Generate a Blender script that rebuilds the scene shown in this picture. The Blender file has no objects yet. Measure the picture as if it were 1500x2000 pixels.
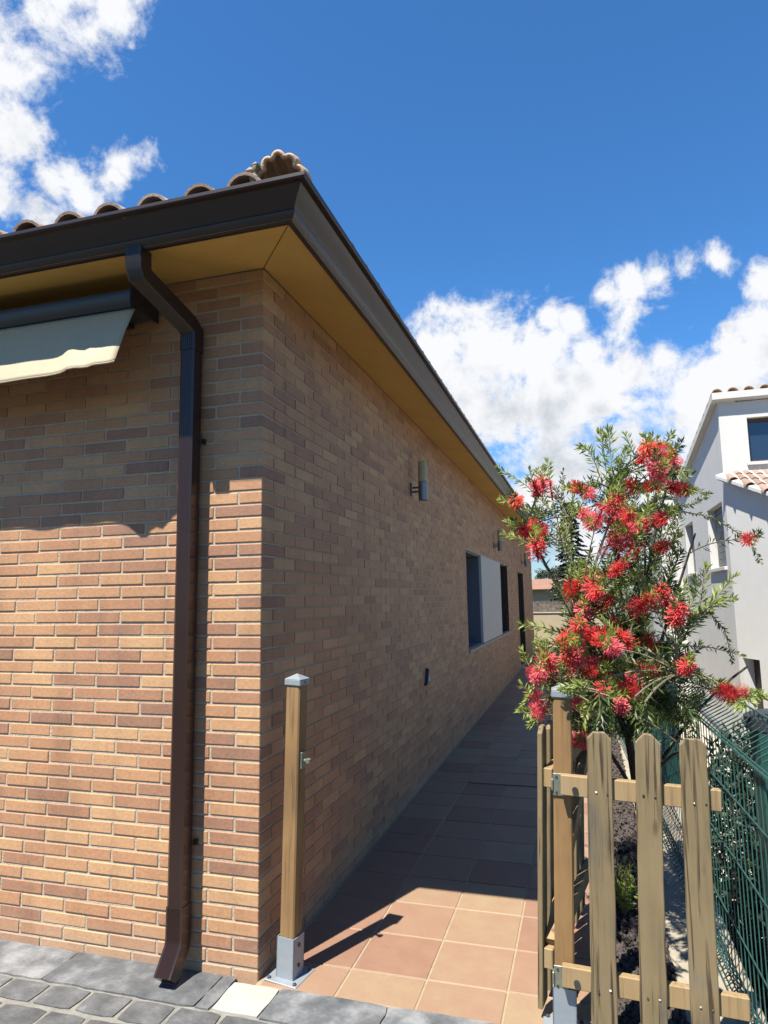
import bpy, math, random
from mathutils import Vector, Matrix, Euler
random.seed(7)
R = math.radians
sc = bpy.context.scene
COL = sc.collection

# ------------------------------------------------------------------ camera
CP = Vector((1.38818, -2.73562, 1.57685)); YAW, PIT, ROL, FPX = -0.28632, 0.129874, -0.0155787, 1300.58
fw = Vector((math.sin(YAW)*math.cos(PIT), math.cos(YAW)*math.cos(PIT), math.sin(PIT)))
r0 = Vector((math.cos(YAW), -math.sin(YAW), 0)); u0 = r0.cross(fw)
rt = r0*math.cos(ROL) + u0*math.sin(ROL); up = u0*math.cos(ROL) - r0*math.sin(ROL)
cam = bpy.data.objects.new('camera', bpy.data.cameras.new('camera')); COL.objects.link(cam)
mw = Matrix((rt, up, -fw)).transposed().to_4x4(); mw.translation = CP; cam.matrix_world = mw
cam.data.sensor_fit = 'VERTICAL'; cam.data.sensor_height = 24; cam.data.lens = 24*FPX/2000
cam.data.clip_start = 0.05; cam.data.clip_end = 3000
sc.camera = cam
def ray(px, py): return (rt*((px-750)/FPX) + up*((1000-py)/FPX) + fw)
def at(px, py, Y):                      # the point on the plane y = Y seen at a photo position
    d = ray(px, py); return CP + d*((Y-CP.y)/d.y)
def proj(p):
    d = p-CP; z = d.dot(fw)
    return (750+FPX*d.dot(rt)/z, 1000-FPX*d.dot(up)/z, z)

# ------------------------------------------------------------------ sun, world, exposure
SD = Vector((0.206, 0.49, -1.0)).normalized()       # the way sunlight travels
sun = bpy.data.objects.new('sun', bpy.data.lights.new('sun', 'SUN')); COL.objects.link(sun)
sun.data.energy = 5.0; sun.data.angle = R(0.5); sun.data.color = (1, .95, .86)
sun.rotation_euler = SD.to_track_quat('-Z', 'Y').to_euler()
sc.view_settings.view_transform = 'Standard'; sc.view_settings.look = 'None'
sc.view_settings.exposure = 1.32; sc.view_settings.gamma = 1
SKY = 0.05

world = bpy.data.worlds.new('World'); sc.world = world; world.use_nodes = True
wn, wl = world.node_tree.nodes, world.node_tree.links
wn.clear()
def N(nt, t, **kw):
    n = nt.nodes.new(t)
    for k, v in kw.items():
        if k == 'inp':
            for i, x in v.items(): n.inputs[i].default_value = x
        else: setattr(n, k, v)
    return n
# cloud banks: direction of each bank and how wide it is, in degrees (the last ones stand outside the picture)
BANK = [(-20,110,4.6),(0,250,3.6),(5,390,3.8),(70,415,3.2),(130,-10,4.2),(170,60,3.2),(205,25,2.8),(240,318,1.8),(205,300,1.4),(222,345,1.6),(255,88,1.2),(160,388,1.5),(95,365,2.0),
        (880,665,4.6),(950,690,6),(1040,700,5.2),(865,720,4.5),(930,800,7.5),(1050,800,8),(1170,780,7.5),(1255,725,4.2),(1285,700,2.2),(1150,690,2.0),(1390,760,5),(1460,720,4.6),(1520,690,5),
        (1230,840,6.2),(1120,930,5.6),(1055,975,3.6),(1260,930,5.6),(1120,1010,4.5),(1400,850,6),(1180,580,1.9),(1235,565,2.2),(1290,545,2.4),(1345,525,2.1),(1400,508,1.6),(1115,618,1.7),(1070,625,1.5),(1345,645,1.2),(1495,545,1.6),(1310,662,1.0),(1150,1050,4.2),(1330,1000,6)]
OUT = [(-95,18,9),(120,14,9),(62,22,8)]
banks = []
for x, y, a in BANK: banks.append((ray(x, y).normalized(), R(a)))
for az, el, a in OUT: banks.append((Vector((math.sin(R(az))*math.cos(R(el)), math.cos(R(az))*math.cos(R(el)), math.sin(R(el)))), R(a)))
g = bpy.data.node_groups.new('cloud_density', 'ShaderNodeTree')
g.interface.new_socket('Dir', in_out='INPUT', socket_type='NodeSocketVector')
g.interface.new_socket('Density', in_out='OUTPUT', socket_type='NodeSocketFloat')
gi, go = N(g, 'NodeGroupInput'), N(g, 'NodeGroupOutput')
prev = None
for d, a in banks:
    ds = N(g, 'ShaderNodeVectorMath', operation='DISTANCE', inp={1: d}); g.links.new(gi.outputs[0], ds.inputs[0])
    m = N(g, 'ShaderNodeMath', operation='MULTIPLY_ADD', inp={1: -1/(a*(1.5 if a < R(3.1) else 1.1)), 2: (.45 if a < R(1.45) else .78 if a < R(3.1) else .85)}); g.links.new(ds.outputs['Value'], m.inputs[0])
    if prev is None: prev = m
    else:
        mx = N(g, 'ShaderNodeMath', operation='MAXIMUM'); g.links.new(prev.outputs[0], mx.inputs[0]); g.links.new(m.outputs[0], mx.inputs[1]); prev = mx
mx = N(g, 'ShaderNodeMapRange', interpolation_type='LINEAR', inp={1: -.8, 2: .85, 3: -1.1, 4: 1.2}); g.links.new(prev.outputs[0], mx.inputs[0])
n1 = N(g, 'ShaderNodeTexNoise', inp={'Scale': 11.0, 'Detail': 11.0, 'Roughness': 0.65, 'Distortion': 0.25}); g.links.new(gi.outputs[0], n1.inputs['Vector'])
n2 = N(g, 'ShaderNodeMath', operation='MULTIPLY_ADD', inp={1: 4.0, 2: -2.05}); g.links.new(n1.outputs[0], n2.inputs[0])
ad = N(g, 'ShaderNodeMath', operation='ADD'); g.links.new(mx.outputs[0], ad.inputs[0]); g.links.new(n2.outputs[0], ad.inputs[1]); g.links.new(ad.outputs[0], go.inputs[0])
W = world.node_tree
tc = N(W, 'ShaderNodeTexCoord')
sky = N(W, 'ShaderNodeTexSky', sky_type='NISHITA', sun_disc=False, sun_elevation=math.asin(-SD.z), sun_rotation=math.atan2(-SD.x, -SD.y) % (2*math.pi), altitude=600, air_density=1.0, dust_density=0.0, ozone_density=2.6)
ca = N(W, 'ShaderNodeGroup'); ca.node_tree = g; wl.new(tc.outputs['Generated'], ca.inputs[0])
sh = N(W, 'ShaderNodeVectorMath', operation='ADD', inp={1: (-0.012, -0.035, 0.075)}); wl.new(tc.outputs['Generated'], sh.inputs[0])
nm = N(W, 'ShaderNodeVectorMath', operation='NORMALIZE'); wl.new(sh.outputs[0], nm.inputs[0])
cb = N(W, 'ShaderNodeGroup'); cb.node_tree = g; wl.new(nm.outputs[0], cb.inputs[0])
al = N(W, 'ShaderNodeMapRange', interpolation_type='SMOOTHSTEP', inp={1: 0.0, 2: 0.8, 3: 0.0, 4: 1.0}); wl.new(ca.outputs[0], al.inputs[0])
shd = N(W, 'ShaderNodeMapRange', interpolation_type='SMOOTHSTEP', inp={1: 0.35, 2: 1.9, 3: 0.0, 4: 1.0}); wl.new(cb.outputs[0], shd.inputs[0])
cc = N(W, 'ShaderNodeMix', data_type='RGBA', inp={6: (7.7, 7.8, 8.0, 1), 7: (4.3, 4.7, 5.3, 1)}); wl.new(shd.outputs[0], cc.inputs[0])
mixs = N(W, 'ShaderNodeMix', data_type='RGBA'); wl.new(al.outputs[0], mixs.inputs[0]); tint = N(W, 'ShaderNodeMix', data_type='RGBA', blend_type='MULTIPLY', inp={0: 1.0}); sx_ = N(W, 'ShaderNodeSeparateXYZ'); wl.new(tc.outputs['Generated'], sx_.inputs[0]); hr = N(W, 'ShaderNodeMapRange', interpolation_type='SMOOTHSTEP', inp={1: 0.0, 2: 0.26, 3: 0.0, 4: 1.0}); wl.new(sx_.outputs[2], hr.inputs[0]); tm = N(W, 'ShaderNodeMix', data_type='RGBA', inp={6: (.62, .74, .86, 1), 7: (.60, 1.2, 1.66, 1)}); wl.new(hr.outputs[0], tm.inputs[0]); wl.new(tm.outputs[2], tint.inputs[7]); wl.new(sky.outputs[0], tint.inputs[6]); wl.new(tint.outputs[2], mixs.inputs[6]); wl.new(cc.outputs[2], mixs.inputs[7])
bg = N(W, 'ShaderNodeBackground', inp={1: SKY}); wl.new(mixs.outputs[2], bg.inputs[0])
wo = N(W, 'ShaderNodeOutputWorld'); wl.new(bg.outputs[0], wo.inputs[0])

# ------------------------------------------------------------------ mesh helpers
class MB:
    def __init__(s): s.v, s.f, s.a = [], [], []
    def add(s, vs, fs, tone=0.5):
        o = len(s.v); s.v += [tuple(v) for v in vs]; s.f += [tuple(i+o for i in f) for f in fs]; s.a += [tone]*len(fs)
    def box(s, x0, x1, y0, y1, z0, z1, tone=.5):
        s.add([(x0,y0,z0),(x1,y0,z0),(x1,y1,z0),(x0,y1,z0),(x0,y0,z1),(x1,y0,z1),(x1,y1,z1),(x0,y1,z1)],
              [(0,3,2,1),(4,5,6,7),(0,1,5,4),(1,2,6,5),(2,3,7,6),(3,0,4,7)], tone)
    def bbox(s, x0, x1, y0, y1, z0, z1, b=.003, tone=.5):         # box with chamfered edges
        X, Y, Z = (x0, x1), (y0, y1), (z0, z1); vs = []; idx = {}
        for i in (0,1):
            for j in (0,1):
                for k in (0,1):
                    sx, sy, sz = (1-2*i)*b, (1-2*j)*b, (1-2*k)*b
                    for ax in range(3):
                        p = [X[i]+sx, Y[j]+sy, Z[k]+sz]; p[ax] = (X[i], Y[j], Z[k])[ax]
                        idx[(i,j,k,ax)] = len(vs); vs.append(tuple(p))
        q = lambda i,j,k,a: idx[(i,j,k,a)]
        fs = []
        for i in (0,1):
            c = [q(i,0,0,0),q(i,1,0,0),q(i,1,1,0),q(i,0,1,0)]; fs.append(c if i else c[::-1])
            c = [q(0,i,0,1),q(0,i,1,1),q(1,i,1,1),q(1,i,0,1)]; fs.append(c if i else c[::-1])
            c = [q(0,0,i,2),q(1,0,i,2),q(1,1,i,2),q(0,1,i,2)]; fs.append(c if i else c[::-1])
        for i in (0,1):
            for j in (0,1):
                fs.append([q(i,j,0,0),q(i,j,1,0),q(i,j,1,1),q(i,j,0,1)]); fs.append([q(i,0,j,0),q(i,1,j,0),q(i,1,j,2),q(i,0,j,2)]); fs.append([q(0,i,j,1),q(1,i,j,1),q(1,i,j,2),q(0,i,j,2)])
                for k in (0,1): fs.append([q(i,j,k,0),q(i,j,k,1),q(i,j,k,2)])
        s.add(vs, fs, tone)
    def tube(s, pts, rad, n=6, cap=True):
        pts = [Vector(p) for p in pts]; rr = rad if isinstance(rad, (list, tuple)) else [rad]*len(pts); vs = []; ref = Vector((.31,.22,.92))
        for i, p in enumerate(pts):
            t = (pts[min(i+1, len(pts)-1)]-pts[max(i-1, 0)]).normalized()
            a = t.cross(ref if abs(t.dot(ref)) < .95 else Vector((1,0,0))).normalized(); b = t.cross(a)
            for k in range(n): w = 2*math.pi*k/n; vs.append(p+(a*math.cos(w)+b*math.sin(w))*rr[i])
        fs = [(i*n+k, i*n+(k+1)%n, (i+1)*n+(k+1)%n, (i+1)*n+k) for i in range(len(pts)-1) for k in range(n)]
        if cap: fs += [tuple(range(n))[::-1], tuple((len(pts)-1)*n+k for k in range(n))]
        s.add(vs, fs)
    def lathe(s, prof, n=20, c=(0,0,0)):
        vs = [(c[0]+r*math.cos(2*math.pi*k/n), c[1]+r*math.sin(2*math.pi*k/n), c[2]+z) for r, z in prof for k in range(n)]
        fs = [(i*n+k, i*n+(k+1)%n, (i+1)*n+(k+1)%n, (i+1)*n+k) for i in range(len(prof)-1) for k in range(n)]
        fs += [tuple(range(n))[::-1], tuple((len(prof)-1)*n+k for k in range(n))]
        s.add(vs, fs)
    def sweep(s, sec, frames, closed=True, cap=True):             # sec: 2-D outline, frames: (origin, axis a, axis b)
        n = len(sec); vs = [Vector(o)+Vector(a)*p+Vector(b)*q for o, a, b in frames for p, q in sec]
        m = n if closed else n-1
        fs = [(i*n+k, i*n+(k+1)%n, (i+1)*n+(k+1)%n, (i+1)*n+k) for i in range(len(frames)-1) for k in range(m)]
        if cap and closed: fs += [tuple(range(n))[::-1], tuple((len(frames)-1)*n+k for k in range(n))]
        s.add(vs, fs)
    def prism(s, poly, z0, z1):
        n = len(poly); s.add([(x,y,z0) for x,y in poly]+[(x,y,z1) for x,y in poly], [tuple(range(n))[::-1], tuple(range(n,2*n))]+[(k,(k+1)%n,n+(k+1)%n,n+k) for k in range(n)])
    def mesh(s, name, mat, smooth=None, tones=False):
        me = bpy.data.meshes.new(name); me.from_pydata(s.v, [], s.f); me.materials.append(mat)
        if tones:
            at_ = me.attributes.new('tone', 'FLOAT', 'FACE'); at_.data.foreach_set('value', s.a)
        if smooth is not None:
            me.polygons.foreach_set('use_smooth', [True]*len(me.polygons)); me.set_sharp_from_angle(angle=R(smooth))
        me.update(); return me
    def obj(s, name, mat, parent=None, smooth=None, tones=False): return link(name, s.mesh(name, mat, smooth, tones), parent)
def link(name, me, parent=None, loc=None):
    o = bpy.data.objects.new(name, me); COL.objects.link(o)
    if parent: o.parent = parent
    if loc is not None: o.location = loc
    return o
def empty(name, loc=(0,0,0)):
    o = bpy.data.objects.new(name, None); o.empty_display_size = .1; COL.objects.link(o); o.location = loc; return o
def tag(o, label=None, cat=None, group=None, kind=None):
    if label: o['label'] = label
    if cat: o['category'] = cat
    if group: o['group'] = group
    if kind: o['kind'] = kind
    return o

ph = (1+5**.5)/2
ico = [Vector(v).normalized() for v in ((-1,ph,0),(1,ph,0),(-1,-ph,0),(1,-ph,0),(0,-1,ph),(0,1,ph),(0,-1,-ph),(0,1,-ph),(ph,0,-1),(ph,0,1),(-ph,0,-1),(-ph,0,1))]
icf = [(0,11,5),(0,5,1),(0,1,7),(0,7,10),(0,10,11),(1,5,9),(5,11,4),(11,10,2),(10,7,6),(7,1,8),(3,9,4),(3,4,2),(3,2,6),(3,6,8),(3,8,9),(4,9,5),(2,4,11),(6,2,10),(8,6,7),(9,8,1)]

# ------------------------------------------------------------------ materials
def material(name):
    m = bpy.data.materials.new(name); m.use_nodes = True; nt = m.node_tree
    return m, nt, nt.nodes['Principled BSDF'], nt.links
KA = 0.5                                                           # measured colours are of sunlit surfaces at this exposure
def ramp(nt, stops, k=1.0):
    r = N(nt, 'ShaderNodeValToRGB'); e = r.color_ramp.elements
    while len(e) < len(stops): e.new(.5)
    for i, (p, c) in enumerate(stops): e[i].position = p; e[i].color = (c[0]*k, c[1]*k, c[2]*k, 1)
    return r
def mat(name, col, rough=.6, var=.15, scale=8, bump=0, bscale=None, metal=0, coat=0, detail=6, coord='Object', spec=.5, stretch=None):
    m, nt, p, L = material(name)
    t = N(nt, 'ShaderNodeTexCoord'); src = t.outputs[coord]
    if stretch:
        mp = N(nt, 'ShaderNodeMapping', inp={'Scale': stretch}); L.new(src, mp.inputs[0]); src = mp.outputs[0]
    n = N(nt, 'ShaderNodeTexNoise', inp={'Scale': scale, 'Detail': detail, 'Roughness': .6}); L.new(src, n.inputs['Vector'])
    c = Vector(col); r = ramp(nt, [(.3, c*(1-var)), (.7, [min(1, x) for x in c*(1+var)])], KA); L.new(n.outputs[0], r.inputs[0]); L.new(r.outputs[0], p.inputs['Base Color'])
    p.inputs['Roughness'].default_value = rough; p.inputs['Metallic'].default_value = metal; p.inputs['Coat Weight'].default_value = coat; p.inputs['Specular IOR Level'].default_value = spec
    if bump:
        n2 = N(nt, 'ShaderNodeTexNoise', inp={'Scale': bscale or scale*4, 'Detail': 8}); L.new(src, n2.inputs['Vector'])
        b = N(nt, 'ShaderNodeBump', inp={'Strength': bump, 'Distance': .01}); L.new(n2.outputs[0], b.inputs['Height']); L.new(b.outputs[0], p.inputs['Normal'])
    return m
BR0 = [(.0,(.335,.21,.15)),(.08,(.40,.24,.165)),(.25,(.48,.285,.178)),(.5,(.545,.33,.195)),(.75,(.595,.38,.22)),(1,(.65,.445,.26))]
BR = [(p_, (c_[0]*1.29, c_[1]*1.09, c_[2]*.92)) for p_, c_ in BR0]
def brickmat(name, by_object):
    m, nt, p, L = material(name)
    if by_object: src = N(nt, 'ShaderNodeObjectInfo').outputs['Random']
    else: src = N(nt, 'ShaderNodeAttribute', attribute_name='tone').outputs['Fac']
    g_ = N(nt, 'ShaderNodeNewGeometry')
    n = N(nt, 'ShaderNodeTexNoise', inp={'Scale': 9.0, 'Detail': 3}); L.new(g_.outputs['Position'], n.inputs['Vector'])
    a = N(nt, 'ShaderNodeMath', operation='MULTIPLY_ADD', inp={1: .36, 2: -.16}); L.new(n.outputs[0], a.inputs[0])
    b = N(nt, 'ShaderNodeMath', operation='ADD'); L.new(a.outputs[0], b.inputs[0]); L.new(src, b.inputs[1])
    r = ramp(nt, BR, KA); L.new(b.outputs[0], r.inputs[0])
    sp = N(nt, 'ShaderNodeTexNoise', inp={'Scale': 230.0, 'Detail': 2}); L.new(g_.outputs['Position'], sp.inputs['Vector'])
    sr = ramp(nt, [(.27, (.25,.2,.18)), (.33, (1,1,1))]); L.new(sp.outputs[0], sr.inputs[0])
    fn = N(nt, 'ShaderNodeTexNoise', inp={'Scale': 60.0, 'Detail': 6}); L.new(g_.outputs['Position'], fn.inputs['Vector'])
    fr = ramp(nt, [(.3, (.86,.86,.86)), (.7, (1.06,1.06,1.06))]); L.new(fn.outputs[0], fr.inputs[0])
    m1 = N(nt, 'ShaderNodeMix', data_type='RGBA', blend_type='MULTIPLY', inp={0: .8}); L.new(r.outputs[0], m1.inputs[6]); L.new(sr.outputs[0], m1.inputs[7])
    m2 = N(nt, 'ShaderNodeMix', data_type='RGBA', blend_type='MULTIPLY', inp={0: 1}); L.new(m1.outputs[2], m2.inputs[6]); L.new(fr.outputs[0], m2.inputs[7]); 
    mpw = N(nt, 'ShaderNodeMapping', inp={'Scale': (3.2, 3.2, .7)}); L.new(g_.outputs['Position'], mpw.inputs[0])
    wn_ = N(nt, 'ShaderNodeTexNoise', inp={'Scale': 1.4, 'Detail': 7, 'Roughness': .65}); L.new(mpw.outputs[0], wn_.inputs['Vector'])
    wr = ramp(nt, [(.33, (.80,.80,.82)), (.5, (1,1,1)), (.72, (1.08,1.07,1.05))]); L.new(wn_.outputs[0], wr.inputs[0])
    m3 = N(nt, 'ShaderNodeMix', data_type='RGBA', blend_type='MULTIPLY', inp={0: 1}); L.new(m2.outputs[2], m3.inputs[6]); L.new(wr.outputs[0], m3.inputs[7])
    sz = N(nt, 'ShaderNodeSeparateXYZ'); L.new(g_.outputs['Position'], sz.inputs[0])
    zn = N(nt, 'ShaderNodeMath', operation='MULTIPLY_ADD', inp={1: .35}); L.new(wn_.outputs[0], zn.inputs[0]); zi = N(nt, 'ShaderNodeMath', operation='MULTIPLY', inp={1: -1.0}); L.new(sz.outputs[2], zi.inputs[0]); L.new(zi.outputs[0], zn.inputs[2])
    zr = N(nt, 'ShaderNodeMapRange', inp={1: .02, 2: .22, 3: 0.0, 4: .5}); L.new(zn.outputs[0], zr.inputs[0])
    m4 = N(nt, 'ShaderNodeMix', data_type='RGBA', inp={7: (.27,.215,.165,1)}); L.new(zr.outputs[0], m4.inputs[0]); L.new(m3.outputs[2], m4.inputs[6]); L.new(m4.outputs[2], p.inputs['Base Color'])
    bp = N(nt, 'ShaderNodeBump', inp={'Strength': .35, 'Distance': .004}); L.new(fn.outputs[0], bp.inputs['Height']); L.new(bp.outputs[0], p.inputs['Normal'])
    p.inputs['Roughness'].default_value = .72; return m
def woodmat(name, stops, scale=1.0, crack=.75):
    m, nt, p, L = material(name)
    t = N(nt, 'ShaderNodeTexCoord'); oi = N(nt, 'ShaderNodeObjectInfo')
    of = N(nt, 'ShaderNodeMath', operation='MULTIPLY', inp={1: 37.0}); L.new(oi.outputs['Random'], of.inputs[0])
    ad = N(nt, 'ShaderNodeVectorMath', operation='ADD'); L.new(t.outputs['Object'], ad.inputs[0]); L.new(of.outputs[0], ad.inputs[1])
    mp = N(nt, 'ShaderNodeMapping', inp={'Scale': (26*scale, 26*scale, 1.6*scale)}); L.new(ad.outputs[0], mp.inputs[0])
    mp2 = N(nt, 'ShaderNodeMapping', inp={'Scale': (3, 3, 2.2)}); L.new(ad.outputs[0], mp2.inputs[0])
    n1 = N(nt, 'ShaderNodeTexNoise', inp={'Scale': 1.6, 'Detail': 9, 'Roughness': .65, 'Distortion': .6}); L.new(mp.outputs[0], n1.inputs['Vector'])
    n2 = N(nt, 'ShaderNodeTexNoise', inp={'Scale': 1.7, 'Detail': 4}); L.new(mp2.outputs[0], n2.inputs['Vector'])
    a = N(nt, 'ShaderNodeMath', operation='MULTIPLY_ADD', inp={1: .75}); L.new(n2.outputs[0], a.inputs[0]); 
    h = N(nt, 'ShaderNodeMath', operation='MULTIPLY_ADD', inp={1: .6, 2: -.18}); L.new(n1.outputs[0], h.inputs[0]); L.new(h.outputs[0], a.inputs[2])
    r = ramp(nt, stops, KA); L.new(a.outputs[0], r.inputs[0])
    mp3 = N(nt, 'ShaderNodeMapping', inp={'Scale': (60*scale, 60*scale, 2.2)}); L.new(ad.outputs[0], mp3.inputs[0])
    n3 = N(nt, 'ShaderNodeTexNoise', inp={'Scale': 1.2, 'Detail': 4, 'Distortion': .4}); L.new(mp3.outputs[0], n3.inputs['Vector'])
    cr = ramp(nt, [(.33, (.2,.16,.12)), (.45, (1,1,1))]); L.new(n3.outputs[0], cr.inputs[0])
    mm = N(nt, 'ShaderNodeMix', data_type='RGBA', blend_type='MULTIPLY', inp={0: crack}); L.new(r.outputs[0], mm.inputs[6]); L.new(cr.outputs[0], mm.inputs[7])
    vo = N(nt, 'ShaderNodeTexVoronoi', inp={'Scale': 1.0}); mp4 = N(nt, 'ShaderNodeMapping', inp={'Scale': (9, 9, 3.2)}); L.new(ad.outputs[0], mp4.inputs[0]); L.new(mp4.outputs[0], vo.inputs['Vector'])
    kr = ramp(nt, [(.05, (.3,.17,.09)), (.13, (1,1,1))]); L.new(vo.outputs['Distance'], kr.inputs[0])
    mk = N(nt, 'ShaderNodeMix', data_type='RGBA', blend_type='MULTIPLY', inp={0: .8}); L.new(mm.outputs[2], mk.inputs[6]); L.new(kr.outputs[0], mk.inputs[7]); L.new(mk.outputs[2], p.inputs['Base Color'])
    b = N(nt, 'ShaderNodeBump', inp={'Strength': .5, 'Distance': .004}); L.new(n1.outputs[0], b.inputs['Height']); L.new(b.outputs[0], p.inputs['Normal'])
    p.inputs['Roughness'].default_value = .75; return m
def varmat(name, stops, rough=.7, bump=.3, scale=14, bscale=70, amp=.45, spec=.4, rnd=1.0):   # a colour of its own for each object
    m, nt, p, L = material(name)
    oi = N(nt, 'ShaderNodeObjectInfo'); g_ = N(nt, 'ShaderNodeNewGeometry')
    n = N(nt, 'ShaderNodeTexNoise', inp={'Scale': scale, 'Detail': 7, 'Roughness': .62}); L.new(g_.outputs['Position'], n.inputs['Vector'])
    a = N(nt, 'ShaderNodeMath', operation='MULTIPLY_ADD', inp={1: amp*2, 2: -amp}); L.new(n.outputs[0], a.inputs[0])
    b = N(nt, 'ShaderNodeMath', operation='ADD'); L.new(a.outputs[0], b.inputs[0])
    rm = N(nt, 'ShaderNodeMath', operation='MULTIPLY_ADD', inp={1: rnd, 2: .5-.5*rnd}); L.new(oi.outputs['Random'], rm.inputs[0]); L.new(rm.outputs[0], b.inputs[1])
    r = ramp(nt, stops, KA); L.new(b.outputs[0], r.inputs[0]); L.new(r.outputs[0], p.inputs['Base Color'])
    f = N(nt, 'ShaderNodeTexNoise', inp={'Scale': bscale, 'Detail': 8}); L.new(g_.outputs['Position'], f.inputs['Vector'])
    bp = N(nt, 'ShaderNodeBump', inp={'Strength': bump, 'Distance': .006}); L.new(f.outputs[0], bp.inputs['Height']); L.new(bp.outputs[0], p.inputs['Normal'])
    p.inputs['Roughness'].default_value = rough; p.inputs['Specular IOR Level'].default_value = spec; return m
def leafmat(name, c0, c1, trans=.3, rough=.5, k=.575):
    m, nt, p, L = material(name)
    g_ = N(nt, 'ShaderNodeNewGeometry')
    r = ramp(nt, [(0, c0), (1, c1)], k); L.new(g_.outputs['Random Per Island'], r.inputs[0]); L.new(r.outputs[0], p.inputs['Base Color']); p.inputs['Roughness'].default_value = rough
    t = N(nt, 'ShaderNodeBsdfTranslucent'); L.new(r.outputs[0], t.inputs[0])
    mx_ = N(nt, 'ShaderNodeMixShader', inp={0: trans}); L.new(p.outputs[0], mx_.inputs[1]); L.new(t.outputs[0], mx_.inputs[2]); L.new(mx_.outputs[0], nt.nodes['Material Output'].inputs[0]); return m

M = {}
M['brick'] = brickmat('brick_single', True); M['bricks'] = brickmat('brick_courses', False)
M['mortar'] = mat('mortar', (.68,.56,.40), .9, .12, 30, .4, 120)
M['soffit'] = mat('ochre_soffit', (.98,.56,.14), .8, .10, 3, .08, 60)
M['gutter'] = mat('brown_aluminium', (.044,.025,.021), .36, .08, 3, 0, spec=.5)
M['gutter_lit'] = mat('brown_aluminium_sunlit', (.060,.030,.024), .26, .12, 3)  # lighter copy of the gutter brown, sunlight put into the colour
M['rooftile'] = varmat('clay_roof_tile', [(0,(.50,.33,.23)),(.5,(.66,.46,.33)),(1,(.80,.60,.45))], .85, .4, 9, 60, .3)
M['hipcap'] = mat('pale_terracotta', (.95,.60,.36), .85, .12, 14, .3, 60)
M['leantile'] = varmat('brown_roof_tile', [(0,(.34,.22,.16)),(.5,(.44,.29,.21)),(1,(.52,.36,.27))], .85, .4, 9, 60, .3)
M['roofbed'] = mat('roof_mortar', (.42,.35,.25), .95, .35, 25, .9, 70)
M['tile'] = varmat('terracotta_floor_tile', [(0,(.38,.21,.14)),(.35,(.44,.255,.165)),(.65,(.46,.29,.185)),(1,(.49,.355,.21))], .6, .25, 7, 40, .5)
M['grout'] = mat('cream_grout', (.52,.40,.25), .95, .12, 25, .3)
M['slate'] = varmat('dark_slate', [(.0,(.085,.088,.09)),(.4,(.145,.149,.152)),(.7,(.21,.213,.216)),(.88,(.30,.305,.31)),(1,(.44,.44,.43))], .62, .9, 9, 42, .85, .2, .35)
M['slab'] = varmat('dusty_slate', [(.0,(.10,.106,.112)),(.4,(.19,.197,.203)),(.62,(.30,.305,.31)),(.85,(.42,.423,.42)),(1,(.52,.52,.50))], .65, .5, 6, 60, 1.0, .2, .25)
M['slateflat'] = mat('slate_forecourt', (.062,.066,.07), .65, .35, 9, .4, 40, spec=.2)
M['slatejoint'] = mat('paving_mortar', (.33,.315,.27), .95, .3, 14, .5)
M['white_tile'] = mat('white_tile', (.66,.63,.54), .5, .08, 9, .05)
M['wood'] = woodmat('weathered_pine', [(.14,(.10,.085,.065)),(.30,(.185,.148,.095)),(.45,(.29,.21,.10)),(.62,(.34,.25,.125)),(.8,(.25,.215,.16))], 1.0, .95)
M['wood_or'] = woodmat('pine_post', [(.12,(.17,.10,.05)),(.35,(.30,.165,.062)),(.55,(.40,.225,.08)),(.75,(.44,.28,.12)),(.92,(.38,.30,.20))], .8, .5)
M['wood_rail'] = woodmat('pale_pine_rail', [(.1,(.34,.22,.10)),(.5,(.48,.325,.15)),(.9,(.52,.40,.24))], .9, .35)
M['galv'] = mat('grey_painted_steel', (.46,.51,.55), .4, .06, 14, .05, 60, .25)
M['zinc'] = mat('zinc_hinge', (.44,.45,.36), .35, .15, 30, .1, 80, .6)
M['bolt'] = mat('bolt_steel', (.2,.19,.18), .4, .2, 30, 0, None, .8)
M['canvas'] = mat('cream_canvas', (.74,.62,.42), .9, .04, 40, .15, 300)
M['cassette'] = mat('charcoal_awning_box', (.040,.045,.055), .35, .06, 4)
M['lampmetal'] = mat('brushed_steel', (.40,.40,.41), .35, .05, 20, 0, None, .7)
M['lampglass'] = mat('cream_lamp_glass', (.80,.68,.40), .6, .06, 9, spec=.2)
M['black'] = mat('black_plastic', (.018,.018,.02), .4, .1, 9)
M['panelwhite'] = mat('white_panel', (.72,.70,.65), .55, .04, 3, .03)
M['revealgrey'] = mat('grey_reveal', (.17,.19,.23), .5, .06, 5)
M['darkbrown'] = mat('dark_brown_joinery', (.050,.026,.017), .45, .2, 6)
M['sill'] = mat('stone_sill', (.58,.53,.44), .7, .1, 10)
M['glass'] = mat('window_glass', (.028,.045,.085), .04, .05, 2, spec=1.0)
M['render'] = mat('white_render', (.92,.905,.86), .9, .035, 2.5, .12, 90)
M['shutter'] = mat('grey_roller_shutter', (.20,.20,.195), .5, .06, 4)
M['frame_brown'] = mat('brown_window_frame', (.17,.075,.03), .5, .2, 5)
M['green'] = mat('dark_green_coated_wire', (.04,.13,.11), .35, .1, 6)
M['green2'] = mat('teal_green_metal', (.032,.125,.105), .42, .08, 3)
M['lid'] = mat('charcoal_lid', (.05,.052,.066), .45, .1, 6)
M['concrete'] = mat('cream_concrete', (.50,.44,.33), .9, .16, 7, .3, 60)
M['patio'] = mat('pale_patio', (.62,.57,.47), .9, .2, 1.2, .2, 20)
M['lava'] = varmat('volcanic_gravel', [(0,(.09,.07,.062)),(1,(.26,.205,.175))], .95, .8, 40, 160, .5)
M['soil'] = mat('dark_soil', (.085,.065,.052), .95, .4, 12, .8, 60)
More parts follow.
